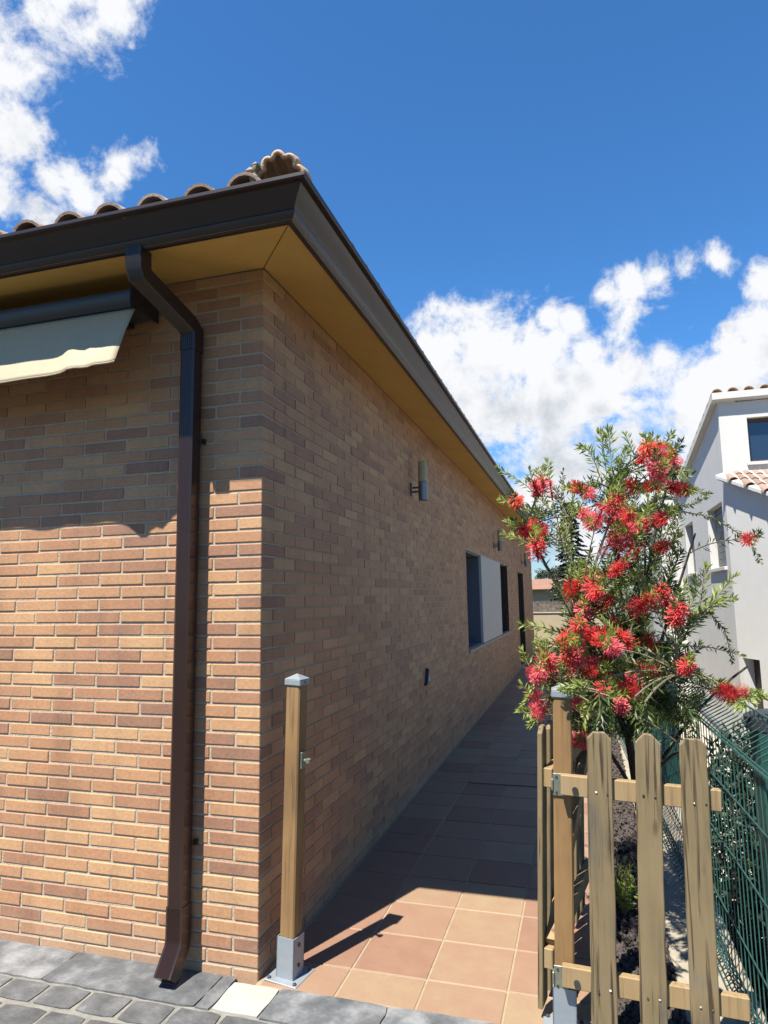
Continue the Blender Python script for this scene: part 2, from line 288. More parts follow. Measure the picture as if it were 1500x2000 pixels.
M['bark'] = mat('dark_bark', (.075,.052,.042), .9, .35, 18, .8, 70, stretch=(1,1,.25))
M['twig'] = mat('pale_twig', (.34,.28,.19), .8, .25, 20)
M['leaf'] = leafmat('mature_leaf', (.055,.10,.022), (.21,.27,.065), .3, .45, .62)
M['young'] = leafmat('young_leaf', (.22,.32,.05), (.44,.50,.11), .4, .5, .75)
M['red'] = leafmat('red_filament', (.56,.022,.03), (.85,.085,.07), .4, .6, .85)
M['pink'] = leafmat('pink_filament', (.66,.05,.09), (.90,.20,.20), .4, .6, .8)
M['orange'] = leafmat('orange_red_filament', (.60,.04,.025), (.92,.17,.07), .4, .6, .85)
M['dead'] = leafmat('spent_flower', (.16,.03,.03), (.25,.07,.06), .2, .7)
M['spruce'] = leafmat('spruce_needle', (.020,.042,.030), (.07,.105,.075), .1, .6)
M['bush'] = leafmat('bush_leaf', (.012,.028,.012), (.045,.07,.025), .1, .6)
M['yellowhouse'] = mat('pale_yellow_render', (.68,.56,.36), .9, .04, 2)
M['terracotta'] = mat('terracotta_roof', (.42,.22,.14), .85, .2, 3)
M['heather'] = mat('brushwood_screen', (.25,.21,.17), .95, .5, 12, 1.0, 40)
M['wallcream'] = mat('cream_wall', (.60,.51,.34), .9, .07, 2, .1)
M['hill'] = mat('far_hill', (.16,.17,.10), .95, .3, .05)
M['pinefar'] = leafmat('far_pine', (.035,.055,.03), (.08,.10,.055), .05, .8)
M['groundm'] = mat('ground', (.10,.105,.055), .95, .25, .25, .3, 6)
M['chrome'] = mat('chrome', (.6,.62,.62), .22, .05, 5, 0, None, .9)

# ------------------------------------------------------------------ the setting: ground, plot, path, paving
mb = MB(); mb.add([(-900,-900,-1.62),(900,-900,-1.62),(900,1400,-1.62),(-900,1400,-1.62)], [(0,1,2,3)])
tag(mb.obj('ground', M['groundm']), kind='structure')
mb = MB(); mb.add([(1.99,.8,-1.61),(12,.8,-1.61),(12,19,-1.61),(1.99,19,-1.61)], [(0,1,2,3)])
tag(mb.obj('neighbour_patio', M['patio']), kind='structure')
mb = MB(); mb.box(-14, 1.97, -9.1, 19.9, -1.6, -.032)
tag(mb.obj('plot_base', M['concrete']), kind='structure')
# terracotta path
mb = MB(); mb.box(0.001, 1.372, -.028, 19.3, -.03, -.0035); path = tag(mb.obj('path', M['grout']), kind='structure')
tmes = {}
def tile_mesh(w, d):
    k = (round(w,3), round(d,3))
    if k not in tmes:
        b = MB(); b.bbox(-w/2, w/2, -d/2, d/2, -.02, 0, .0025); tmes[k] = b.mesh('tile', M['tile'])
    return tmes[k]
xs = [.017, .350, .683, 1.016, 1.349]; gy = .0085; y = -.14
ys = [-.026] + [.19+.3333*k for k in range(0, 58)]
for j in range(len(ys)-1):
    for i in range(4):
        x0, x1, y0, y1 = xs[i]+gy/2, xs[i+1]-gy/2, ys[j]+(gy/2 if j else 0), ys[j+1]-gy/2
        o = link('tile', tile_mesh(x1-x0, y1-y0), path, ((x0+x1)/2, (y0+y1)/2, random.uniform(-.0006,.0006)))
mb = MB()
for a, b_, c, d in ((.36,.95,3.19,3.20),(.36,.95,3.575,3.585),(.36,.37,3.2,3.575),(.94,.95,3.2,3.575)): mb.box(a, b_, c, d, -.01, .0065)
mb.box(.37,.94,3.2,3.575,-.01,.004); mb.obj('access_cover', M['tile'], path)
mb = MB(); mb.box(.36,.95,3.181,3.189,-.01,.0012); mb.obj('cover_gap', M['black'], path)
# slate paving in front
mb = MB(); mb.box(-4, 1.965, -1.62, -.0285, -.0315, -.006); paving = tag(mb.obj('paving', M['slatejoint']), kind='structure')
mb = MB(); mb.box(-14, 1.966, -9.05, -1.621, -.0315, -.001); mb.box(-14, -4.001, -1.62, -.001, -.0315, -.001); tag(mb.obj('forecourt', M['slateflat']), kind='structure')
def stone(x0, x1, y0, y1, rough=.004, name='paving_stone', m='slate', cr=.006):
    b = MB(); nx, ny = max(2, int((x1-x0)/.045)), max(2, int((y1-y0)/.045)); cx, cy = (x0+x1)/2, (y0+y1)/2
    vs = []
    for j in range(ny+1):
        for i in range(nx+1):
            u, v = i/nx, j/ny; ed = (i in (0, nx)) or (j in (0, ny))
            X = x0+(x1-x0)*u-cx; Y = y0+(y1-y0)*v-cy
            if ed: X += random.uniform(-.004,.004); Y += random.uniform(-.004,.004)
            if (i in (0,nx)) and (j in (0,ny)): X -= math.copysign(cr, X); Y -= math.copysign(cr, Y)
            vs.append((X, Y, (-.0028 if ed else random.uniform(-1,1)*rough)))
    n = nx+1; fs = [(j*n+i, j*n+i+1, (j+1)*n+i+1, (j+1)*n+i) for j in range(ny) for i in range(nx)]
    rim = [i for i in range(nx+1)] + [j*n+nx for j in range(1, ny+1)] + [ny*n+i for i in range(nx-1,-1,-1)] + [j*n for j in range(ny-1,0,-1)]
    k = len(vs); vs += [(vs[i][0], vs[i][1], -.03) for i in rim]; q = len(rim)
    fs += [(rim[(i+1)%q], rim[i], k+i, k+(i+1)%q) for i in range(q)]
    b.add(vs, fs); return b.mesh(name, M[m], 50)
for k in range(-4, 4):                                          # wide edge slabs along the wall and across the path
    a0, a1 = -.9+.74*k, -.9+.74*(k+1)
    segs = [(a0, a1)]
    if a0 < -.09 < a1: segs = [(a0, -.092)]
    if a0 < .114 < a1: segs = [s for s in segs if s[1] <= 0] + [(.118, a1)]
    for s0, s1 in segs:
        if s0 < -.09 < s1: s1 = -.092
        if s1 - s0 < .05: continue
        link('paving_slab', stone(s0+.002, s1-.002, -.229, -.030 if s0 > 0 else -.004, .0010, 'paving_slab', 'slab', .002), paving, ((s0+s1)/2, (-.222-(.030 if s0 > 0 else .004))/2, .004))
link('white_tile', stone(-.088, .114, -.222, -.034, .0002, 'white_tile', 'white_tile', .001), paving, (.013, -.128, .0045))
row = 0; y1 = -.236; cnt = 0
while y1 > -1.5:
    y0 = y1-.137; x = -2.2 + (.10 if row % 2 else .0) - .02
    while x < 2.2:
        w = .2 if row < 1 else random.uniform(.185,.215)
        px, py, z = proj(Vector((x+w/2, (y0+y1)/2, 0)))
        if -150 < px < 1650 and py < 2200 and z > .3:
            cx, cy = x+w/2, (y0+y1)/2; link('paving_stone', stone(x+.007, x+w-.007, y0+.004, y1-.004, .0014), paving, (cx, cy, random.uniform(-.002,.003)))
        x += w
    y1 = y0-.013; row += 1

# ------------------------------------------------------------------ brick house
house = empty('brick_house', (-4, 8, 0)); HO = Vector((-4, 8, 0))
tag(house, 'single storey tan brick house with ochre soffit and dark brown gutters', 'house')
def hpart(mb, name, m, parent=None, **k):
    mb.v = [(x-HO.x, y-HO.y, z-HO.z) for x, y, z in mb.v]; return mb.obj(name, m, parent or house, **k)
C = .06; Z0 = .68*C; ZT = 52.68*C
OPEN = [(5.60,6.88,.93,2.18), (6.88,9.20,.93,2.18), (9.20,10.40,.93,2.18), (12.55,13.95,.04,2.15)]     # openings in the side wall (y0,y1,z0,z1)
mb = MB()
mb.box(-9, -.26, .26, 16.94, -.05, ZT); mb.box(-9, -.0042, .0042, .26, -.05, ZT)
yy = .26
for a, b_, c, d in OPEN:
    if a > yy+.001: mb.box(-.26, -.0042, yy, a, -.05, ZT)
    mb.box(-.26, -.0042, a, b_, -.05, c); mb.box(-.26, -.0042, a, b_, d, ZT); yy = b_
mb.box(-.26, -.0042, yy, 16.94, -.05, ZT)
hpart(mb, 'wall', M['mortar'])
bricks = []                                                        # (x0,x1,y0,y1,z0,z1,face)
J = .0048
for i in range(0, 53):
    z0, z1 = (Z0+(i-1)*C+J if i else -.03), Z0+i*C-J
    A = i % 2 == 1
    if A: bricks.append((-.24, 0, 0, .115, z0, z1, 'c'))
    else: bricks.append((-.115, 0, 0, .24, z0, z1, 'c'))
    x = -.245 if A else -.12
    while x > -3.4: bricks.append((x-.25+J, x-J, 0, .03, z0, z1, 'f')); x -= .25
    y = .12 if A else .245
    while y < 16.9:
        a, b_ = y+J, min(y+.25-J, 16.94); segs = [(a, b_)]
        for oa, ob, oc, od in OPEN:
            if z1 > oc+.012 and z0 < od-.012:
                ns = []
                for s0, s1 in segs:
                    if s1 <= oa or s0 >= ob: ns.append((s0, s1)); continue
                    if s0 < oa-.02: ns.append((s0, oa))
                    if s1 > ob+.02: ns.append((ob, s1))
                segs = ns
        for s0, s1 in segs: bricks.append((-.03, 0, s0, s1, z0, z1, 's'))
        y += .25
def seen(b):
    c = Vector(((b[0]+b[1])/2, (b[2]+b[3])/2, (b[4]+b[5])/2))
    if b[6] == 's': c.x = 0
    else: c.y = 0
    px, py, z = proj(c)
    if z < .1 or not (-40 < px < 1540 and -40 < py < 2040): return 0
    d = CP-c; L = d.length
    ar = 0
    if b[6] in 'fc': ar += (b[1]-b[0])*(b[5]-b[4])*max(0, -d.y/L)/L**2
    if b[6] in 'sc': ar += (b[3]-b[2])*(b[5]-b[4])*max(0, d.x/L)/L**2
    if b[6] == 'f' and c.z > 2.5 and c.x < -.5: ar *= .2
    return ar
order = sorted(bricks, key=seen, reverse=True); near = order[:300]; rest = order[300:]
bm_ = {}
rb = random.Random(3)
def tone():
    t = rb.random(); return .08+.2*rb.random() if t < .16 else (.3+.35*rb.random() if t < .55 else .55+.45*rb.random())
for b in near:
    w, d, h = b[1]-b[0], b[3]-b[2], b[5]-b[4]; k = (round(w,3), round(d,3), round(h,3))
    if k not in bm_:
        q = MB(); q.bbox(-w/2, w/2, -d/2, d/2, -h/2, h/2, .003); bm_[k] = q.mesh('brick', M['brick'])
    pr = rb.uniform(-.0018, .0018)
    o = link('brick', bm_[k], house, Vector(((b[0]+b[1])/2, (b[2]+b[3])/2, (b[4]+b[5])/2)) - HO + Vector((pr if b[6] == 's' else 0, pr if b[6] == 'f' else 0, rb.uniform(-.0011,.0011))))
    o.rotation_euler = (0, rb.uniform(-.004,.004), 0) if b[6] == 'f' else ((rb.uniform(-.004,.004), 0, 0) if b[6] == 's' else (0,0,0))
mb = MB()
for b in rest:
    pr = rb.uniform(-.0015, .0015); dx, dy = (pr if b[6] == 's' else 0), (pr if b[6] == 'f' else 0)
    mb.box(b[0]+dx, b[1]+dx, b[2]+dy, b[3]+dy, b[4], b[5], tone())
o = hpart(mb, 'brick_courses', M['bricks'], tones=True); tag(o, kind='stuff')

# eaves: soffit, gutter
OV, SO = .42, -.09                                                 # front overhang; side overhang is 9 cm less
YE = 17.25
mb = MB()
zs = 3.098; sx = OV+SO
nseg = 1
mb.add([(-9,-.002,ZT),(-.0,-.002,ZT),(sx+.02,-OV-.02,zs-.003),(-9,-OV-.02,zs-.003),(-9,.05,ZT+.05),(sx+.02,-OV-.02,zs+.03)], [(0,3,2,1)])
mb.add([(.002,-.002,ZT),(.002,YE,ZT),(sx+.02,YE,zs-.003),(sx+.02,-OV-.02,zs-.003)], [(0,3,2,1)])
hpart(mb, 'soffit', M['soffit'])
mb = MB(); mb.tube([(0,-.001,ZT-.001),(sx,-OV,zs)], .0016, 4); hpart(mb, 'soffit_joint', M['darkbrown'])
prof = [(.405,3.094),(.432,3.088),(.452,3.112),(.456,3.124),(.450,3.134),(.466,3.160),(.490,3.188),(.500,3.206),(.524,3.206),(.529,3.212),(.529,3.226),(.523,3.230),(.505,3.230),(.498,3.222),(.498,3.215),(.43,3.214),(.405,3.214)]
mb = MB()
S2 = math.sqrt(2)
fr = [((-9,0,0),(0,-1,0),(0,0,1)), ((SO,0,0),(1,-1,0),(0,0,1)), ((SO,YE+.02,0),(1,0,0),(0,0,1))]
mb.sweep(prof, fr)
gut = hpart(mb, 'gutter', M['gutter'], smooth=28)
mb = MB(); mb.box(.405+SO+.001, .52+SO, YE+.02, YE+.026, 3.09, 3.225); hpart(mb, 'gutter_end', M['gutter'])
mb = MB()
for px, zz in ((-.0, 3.15), (.38, 3.15)):
    pass
mb.lathe([(.006,-.002),(.006,.004)], 8, (.40,-.505,3.2)); hpart(mb, 'rivet', M['bolt'])
# roof slabs
mb = MB()
sl = math.tan(R(17)); rz = 3.222
def rf(o): return rz + (.42-o)*sl
mb.add([(-9,-.43,rf(.43)),(.34,-.43,rf(.43)),(-4.3,4.21,rf(-4.21)),(-9,4.21,rf(-4.21)),(.34,YE,rf(.43)),(-4.3,YE,rf(-4.21))], [(0,1,2,3),(1,4,5,2)])
roof = hpart(mb, 'roof', M['roofbed'])
def barrel(L=.42, r0=.085, r1=.072, th=.013, n=9, arc=math.pi):
    q = MB(); vs = []
    for yv, r in ((0, r0), (L, r1)):
        for rr in (r, r-th):
            for k in range(n+1):
                w = (math.pi-arc)/2+arc*k/n; vs.append((-rr*math.cos(w), yv, rr*math.sin(w)*.92))
    m = n+1; fs = []
    for k in range(n):
        fs += [(k+1, k, 2*m+k, 2*m+k+1), (m+k, m+k+1, 3*m+k+1, 3*m+k), (k, k+1, m+k+1, m+k), (2*m+k+1, 2*m+k, 3*m+k, 3*m+k+1)]
    for k in (0, n): fs.append((k, m+k, 3*m+k, 2*m+k))
    q.add(vs, fs); return q.mesh('roof_tile', M['rooftile'], 40)
bar = barrel(); pit = math.atan(sl)
for c in range(16):
    x = .165-.215*c
    for r_ in range(5):
        if x > .25-.36*r_: continue
        yy = -.492+.36*r_
        o = link('roof_tile', bar, roof, (x-HO.x+random.uniform(-.006,.006), yy-HO.y+random.uniform(-.012,.012), rf(-yy)+.006+random.uniform(-.002,.004)-HO.z))
        o.rotation_euler = (pit-.03, 0, random.uniform(-.02,.02))
for c in range(78):                                                 # side slope eave tiles, laid to the side gutter
    yy = .18+.215*c; o = link('roof_tile', bar, roof, (.375-HO.x, yy-HO.y, rf(.42)+.012)); o.rotation_euler = (pit-.03, 0, math.pi/2); 
# the hip end over the corner: fanned barrel tiles bedded in mortar
hip = Vector((.295, -.415, 3.258)); mb = MB(); nf = 40; secs = ((-.075,.80,.0),(-.068,.88,.0),(-.04,.98,0),(.0,1.0,0),(.05,.9,0),(.09,.7,0))
vs = []; za = R(10)
for yv, sc_, _ in secs:
    for k in range(nf+1):
        w_ = math.pi*k/nf; rr_ = sc_*(.70+.26*abs(math.sin(w_*5.0+.2))**.6)
        X, Z = -math.cos(w_)*.118*rr_, math.sin(w_)*.128*rr_; yy_ = yv+.03*(math.cos(w_)**2)
        vs.append(hip+Vector((X*math.cos(za)-yy_*math.sin(za), X*math.sin(za)+yy_*math.cos(za), Z)))
m_ = nf+1; mb.add(vs, [(j*m_+k, j*m_+k+1, (j+1)*m_+k+1, (j+1)*m_+k) for j in range(len(secs)-1) for k in range(nf)])
hc = hpart(mb, 'hip_cap', M['hipcap'], roof, smooth=50); so_ = hc.modifiers.new('thickness', 'SOLIDIFY'); so_.thickness = .018; so_.offset = 0
mb = MB(); rm = random.Random(6)
for k in range(14):
    c_ = hip+Vector((-.095+rm.uniform(-.015,.015), -.07+rm.uniform(-.01,.03), -.02+.09*k/14)); e_ = rm.uniform(.014,.024)
    mb.add([c_+v*e_*rm.uniform(.8,1.2) for v in ico], icf)
hpart(mb, 'hip_mortar', M['roofbed'], roof)
mb = MB(); mb.box(hip.x-.10, hip.x+.08, hip.y+.05, hip.y+.15, hip.z-.09, hip.z+.075); hpart(mb, 'hip_bed', M['roofbed'], roof)

# downspout
def fluted(w, d, nf=6, fd=.004):
    s = [(-w/2, d/2), (-w/2, -d/2+.008)]
    n = nf*2
    for k in range(n+1): s.append((-w/2+.006+(w-.012)*k/n, -d/2+(0 if k % 2 else fd)))
    return s+[(w/2, -d/2+.008), (w/2, d/2)]
sec = fluted(.073, .075)
def rectsweep(path_, sec_):
    fr_ = []
    for i, p in enumerate(path_):
        p = Vector(p); t0 = (p-Vector(path_[i-1])).normalized() if i else None; t1 = (Vector(path_[i+1])-p).normalized() if i < len(path_)-1 else None
        t = ((t0 or t1)+(t1 or t0)).normalized(); a = Vector((1,0,0)); bvec = t.cross(a).normalized()
        if bvec.y < 0: bvec = -bvec
        c = 1/max(.5, (t.dot(t1 or t0))); fr_.append((p, a, bvec*c))
    q = MB(); q.sweep(sec_, fr_); return q
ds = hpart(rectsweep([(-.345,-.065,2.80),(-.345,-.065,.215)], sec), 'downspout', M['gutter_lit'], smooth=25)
hpart(rectsweep([(-.395,-.415,3.10),(-.392,-.415,3.015),(-.388,-.40,2.985),(-.350,-.10,2.885),(-.345,-.0655,2.855),(-.345,-.0655,2.76)], fluted(.079,.081)), 'upper_elbow', M['gutter'], ds, smooth=25)  # darker gutter brown here paints the shade under the eave into the elbow
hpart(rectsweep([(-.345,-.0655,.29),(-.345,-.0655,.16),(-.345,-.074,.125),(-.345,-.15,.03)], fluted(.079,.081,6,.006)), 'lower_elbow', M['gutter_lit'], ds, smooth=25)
for zz in (.52, 2.32):
    mb = MB(); mb.box(-.309,-.293,-.02,-.001,zz,zz+.022); mb.tube([(-.300,-.026,zz+.011),(-.300,-.018,zz+.011)], .006, 8); hpart(mb, 'strap', M['gutter_lit'], ds)

# openings in the side wall
def opening(k, name, reveal, front, sillw=True, inset=.21):
    a, b_, c, d = OPEN[k]; e = .0015
    q = MB(); q.box(-.259, -.03, b_-.02, b_-e, c+e, d-e); q.box(-.259, -.03, a+e, a+.02, c+e, d-e); q.box(-.259, -.03, a+.02, b_-.02, d-.02, d-e); q.box(-.259,-.03,a+.02,b_-.02,c+e,c+.012)
    w = hpart(q, name, reveal, smooth=None)
    q = MB(); q.box(-inset-.03, -inset, a+.02, b_-.02, c+.012, d-.02); hpart(q, 'pane' if name == 'window' else 'door_leaf', front, w)
    if sillw:
        q = MB(); q.bbox(-.20, .028, a-.02, b_+.02, c-.032, c-.001, .003); hpart(q, 'sill', M['sill'], w)
    return w
w1 = opening(0, 'window', M['revealgrey'], M['glass']); w3 = opening(2, 'window', M['darkbrown'], M['glass'])
dr = opening(3, 'door', M['darkbrown'], M['darkbrown'], False, .12)
q = MB(); q.bbox(-.12, .02, 12.5, 14.0, .0, .045, .003); hpart(q, 'door_step', M['sill'], dr)
q = MB(); q.tube([(-.02,12.53,1.06),(.03,12.50,1.06),(.03,12.50,.98)], .012, 8); hpart(q, 'handle', M['bolt'], dr)
a, b_, c, d = OPEN[1]
q = MB(); q.bbox(-.05, .004, a+.002, b_-.002, c+.001, d-.001, .002); wp = hpart(q, 'infill_panel', M['panelwhite'])
q = MB(); q.bbox(-.03, .026, a+.022, b_-.022, c-.032, c-.0005, .003); hpart(q, 'sill', M['sill'], wp)

# ------------------------------------------------------------------ awning on the front wall
aw = empty('awning', (-2.0, -.15, 2.95)); tag(aw, 'closed awning with charcoal box and cream hanging valance under the eaves', 'awning')
AO = Vector((-2.0, -.15, 2.95))
def apart(mb, name, m, **k):
    mb.v = [(x-AO.x, y-AO.y, z-AO.z) for x, y, z in mb.v]; return mb.obj(name, m, aw, **k)
mb = MB(); s_ = [(-.115,.05),(-.085,.065),(.06,.07),(.09,.0),(.085,-.02),(.03,-.03),(-.05,-.035),(-.095,-.03),(-.115,-.0)]
mb.sweep(s_, [((-3.4,-.12,2.985),(0,1,0),(0,0,1)), ((-.565,-.12,2.985),(0,1,0),(0,0,1))]); apart(mb, 'cassette', M['cassette'], smooth=40)
mb = MB(); mb.bbox(-.566,-.556,-.245,-.025,2.945,3.06,.004); apart(mb, 'end_cap', M['cassette'])
mb = MB()
for xx in (-.75, -1.9, -3.1): mb.box(xx-.03, xx+.03, -.06, -.0005, 2.95, 3.03)
apart(mb, 'bracket', M['cassette'])
mb = MB(); nx, nz = 90, 16; vs = []
for j in range(nz+1):
    v = j/nz
    for i in range(nx+1):
        u = i/nx; x = -3.4+2.84*u
        fold = math.sin(x*9.5+v*1.3+.6)*.005*v + math.sin(x*23+1)*.003*v**2 + math.sin(x*4.1-v*2)*.005*v
        e = max(0, (x+.95)/.39); fold += e*e*.012*math.sin(v*3+x*20)*v
        dg = math.exp(-((x+.80-.16*(v-.8))/.05)**2)*.028*v + math.exp(-((x+.69-.2*(v-.8))/.03)**2)*.014*v
        yv = -.205-.118*v - fold - dg; zz = 2.952-.325*v + .003*v*math.sin(x*6.3+1) + .03*v*e*e*e
        vs.append((x-.012*v*(u), yv, zz))
n = nx+1; mb.add(vs, [(j*n+i, (j+1)*n+i, (j+1)*n+i+1, j*n+i+1) for j in range(nz) for i in range(nx)])
val = apart(mb, 'valance', M['canvas'], smooth=180)
sm = val.modifiers.new('thickness', 'SOLIDIFY'); sm.thickness = .0015
mb = MB(); mb.tube([(v[0], v[1], v[2]-.002) for v in vs[nz*n:]], .0035, 6); apart(mb, 'hem', M['canvas'])

# ------------------------------------------------------------------ wall lamps and vent on the side wall
def lamp(Y, z, label):
    t = empty('wall_lamp', (0, Y, z)); tag(t, label, 'wall lamp', 'tube wall lamps along the side wall')
    q = MB(); q.bbox(-.001, .014, -.035, .035, -.055, .055, .004); q.obj('back_plate', M['bolt'], t)
    for dz in (-.018, .018): q = MB(); q.tube([(.012,0,dz),(.075,0,dz)], .008, 8); q.obj('arm', M['bolt'], t)
    q = MB(); q.lathe([(.034,-.1),(.040,-.096),(.040,.062),(.036,.066)], 24, (.105,0,0)); q.obj('lamp_body', M['lampmetal'], t, smooth=40)
    q = MB(); q.lathe([(.036,.0655),(.0395,.068),(.0395,.235),(.036,.241),(.02,.243)], 24, (.105,0,0)); s = q.obj('lamp_shade', M['lampglass'], t, smooth=40)
    q = MB(); q.lathe([(.022,.243),(.022,.247)], 20, (.105,0,0)); q.obj('cap', M['bolt'], s)
lamp(2.83, 2.515, 'tube wall lamp on bare brick wall, farthest from the windows')
lamp(8.45, 2.44, 'tube wall lamp above the white panel between two windows')
lamp(13.7, 2.40, 'tube wall lamp above the brown door')
t = empty('wall_vent', (0, 3.23, .865)); tag(t, 'small black triangular vent cover low on the brick wall', 'vent')
def tri(r, x0, x1, q):
    p = [(0, r), (-.87*r, -.6*r), (.87*r, -.6*r)]
    q.add([(x0,a,b) for a,b in p]+[(x1,a*.85,b*.85) for a,b in p], [(0,2,1),(3,4,5),(0,1,4,3),(1,2,5,4),(2,0,3,5)])
q = MB(); tri(.095, -.002, .03, q); q.obj('hood', M['black'], t)
q = MB(); tri(.042, .029, .034, q); q.obj('grille', M['panelwhite'], t)

# ------------------------------------------------------------------ gate posts
def chamfer_post(q, h, w=.07, z0=0.0): q.bbox(-w/2, w/2, -w/2, w/2, z0, h, .006)
def post(x, y, lean, h, label, rz=0, latch=False):
    t = empty('gate_post', (x, y, 0)); t.rotation_euler = (0, lean, rz); tag(t, label, 'gate post', 'gate posts')
    q = MB(); chamfer_post(q, h-.02, .07, .03); q.obj('post', M['wood_or'], t)
    q = MB(); q.bbox(-.041,.041,-.041,.041,h-.035,h-.008,.003); q.add([(-.041,-.041,h-.008),(.041,-.041,h-.008),(.041,.041,h-.008),(-.041,.041,h-.008),(0,0,h+.014)], [(0,1,4),(1,2,4),(2,3,4),(3,0,4)]); cp = q.obj('cap', M['galv'], t)
    q = MB(); q.tube([(.040,0,h-.02),(.043,0,h-.02)], .006, 8); q.obj('screw', M['bolt'], cp)
    s = MB()
    for a in (0, 1, 2, 3):
        b = MB(); b.box(-.042, .042, -.042, -.038, .004, .165)
        c_, s__ = (1,0,-1,0)[a], (0,1,0,-1)[a]; s.add([(vx*c_-vy*s__, vx*s__+vy*c_, vz) for vx, vy, vz in b.v], b.f)
    sh_ = s.obj('shoe', M['galv'], t)
    q = MB(); q.bbox(-.078,.078,-.078,.078,-.001,.0055,.0015); q.obj('base_plate', M['galv'], sh_)
    for sx_ in (-1,1):
        for sy_ in (-1,1): q = MB(); q.lathe([(.008,.005),(.008,.011),(.004,.013)], 8, (sx_*.062, sy_*.062, 0)); q.obj('bolt', M['bolt'], sh_)
    for zz in (.05, .13): q = MB(); q.tube([(.0415,0,zz),(.047,0,zz)], .008, 8); q.obj('bolt', M['bolt'], sh_)
    if latch:
        q = MB(); q.bbox(.034,.044,-.018,.018,.85,.92,.002); q.tube([(.04,0,.885),(.075,-.004,.885)], .007, 8); q.lathe([(.004,0),(.012,.004),(.012,.02),(.004,.024)], 12, (.07,-.004,.873)); q.obj('latch', M['zinc'], t)
    return t
post(.112, .075, R(1.6), 1.24, 'lone wooden gate post with latch beside the brick corner', R(-8), True)
rp = post(1.243, -.005, R(2.3), 1.228, 'wooden gate post with hinges at the end of the picket fence', R(2))

# ------------------------------------------------------------------ fixed picket panel and open gate leaf
def picket_mesh(w, h, th=.02, ch=.024, z0=0):
    q = MB(); b = .003; jr = random.Random(int(w*1e5+h*1e4)); ns_ = 16; zs_ = [z0+(h-ch-z0)*i/ns_ for i in range(ns_+1)]
    jit = lambda: jr.uniform(-.0016,.0016)
    p = [(w/2+jit(), z) for z in zs_]+[(w/2-ch+jit(), h+jit()), (-w/2+ch+jit(), h+jit())]+[(-w/2+jit(), z) for z in zs_[::-1]]
    n = len(p); cx = lambda s: [(x*(1-s/(w/2)), (z0+h)/2+(z-(z0+h)/2)*(1-s/h*2)) for x, z in p]
    o_, i_ = p, cx(b)
    vs = [(x,-th/2,z) for x,z in i_]+[(x,-th/2+b,z) for x,z in o_]+[(x,th/2-b,z) for x,z in o_]+[(x,th/2,z) for x,z in i_]
    fs = [tuple(range(n)), tuple(range(3*n,4*n))[::-1]]
    for l in range(3): fs += [(l*n+(k+1)%n, l*n+k, (l+1)*n+k, (l+1)*n+(k+1)%n) for k in range(n)]
    q.add(vs, fs); return q.mesh('picket', M['wood'])
pf = empty('picket_fence', (1.243, -.05, 0)); pf.rotation_euler = (0, R(2.3), 0)
tag(pf, 'short weathered wooden picket fence panel of three pickets beside the green mesh fence', 'fence')
pm = picket_mesh(.087, 1.088)
nails = []
for k, xx in enumerate((.137, .297, .462)):
    o = link('picket', (pm, picket_mesh(.086, 1.09, .021, .03), picket_mesh(.088, 1.085, .02, .021))[k], pf, (xx, -.046, (0,.004,.006)[k])); o.rotation_euler = (0, R((-.3,.0,-.9)[k]), R((1,-1,.5)[k]))
    for zz in (.215, .875):
        for dx in (-.018, .02):
            q = MB(); q.tube([(xx+dx,-.058,zz+random.uniform(-.012,.012)),(xx+dx,-.0535,zz)], .004, 7); nails.append(q)
for q in nails: q.obj('nail', M['bolt'], pf)
for zz, x1 in ((.885, .535), (.225, .60)):
    q = MB(); q.bbox(-.006, x1, -.0355, -.004, zz-.036, zz+.036, .003); q.v = [(x, y, z) for x, y, z in q.v]
    me = q.mesh('rail', M['wood_rail']); o = link('rail', me, pf)
    q = MB(); q.tube([(.045,-.036,zz-.012),(.045,-.043,zz-.012)], .011, 10); q.obj('rail_bolt', M['bolt'], o)
gate = empty('wooden_gate', (1.186, .03, 0)); gate.rotation_euler = (Matrix.Rotation(R(2.4), 3, 'Y') @ Matrix.Rotation(R(90-9), 3, 'Z')).to_euler()
tag(gate, 'open wooden picket gate leaf swung back along the path edge', 'gate')
gm = picket_mesh(.085, 1.06, .02, .026, .03)
for k in range(7):
    o = link('picket', gm, gate, (.045+.15*k, .034, random.uniform(-.006,.008))); o.rotation_euler = (0, R(random.uniform(-.5,.5)), 0)
for zz in (.215, .875):
    q = MB(); q.bbox(.012, 1.0, -.012, .0235, zz-.036, zz+.036, .003); q.obj('rail', M['wood_rail'], gate)
q = MB(); a_, b2 = Vector((.05,-.013,.25)), Vector((.96,-.013,.84)); t_ = (b2-a_).normalized(); nrm = Vector((-t_.z,0,t_.x))
q.sweep([(-.034,-.004),(.034,-.004),(.034,.034),(-.034,.034)], [(a_,nrm,(0,1,0)),(b2,nrm,(0,1,0))]); q.obj('brace', M['wood_rail'], gate)
for zz in (.875, .20):
    q = MB(); q.bbox(1.206-1.243, 1.206-1.243+.048, -.0415, -.036, zz-.04, zz+.04, .001); q.bbox(-.043,-.036,-.05,-.02,zz-.02,zz+.02,.002)
    h_ = q.obj('hinge', M['zinc'], rp)
    for dx in (-.024, -.002):
        for dz in (-.028, .028): q = MB(); q.tube([(dx,-.0415,zz+dz),(dx,-.0445,zz+dz)], .0045, 8); q.obj('hinge_screw', M['bolt'], h_)

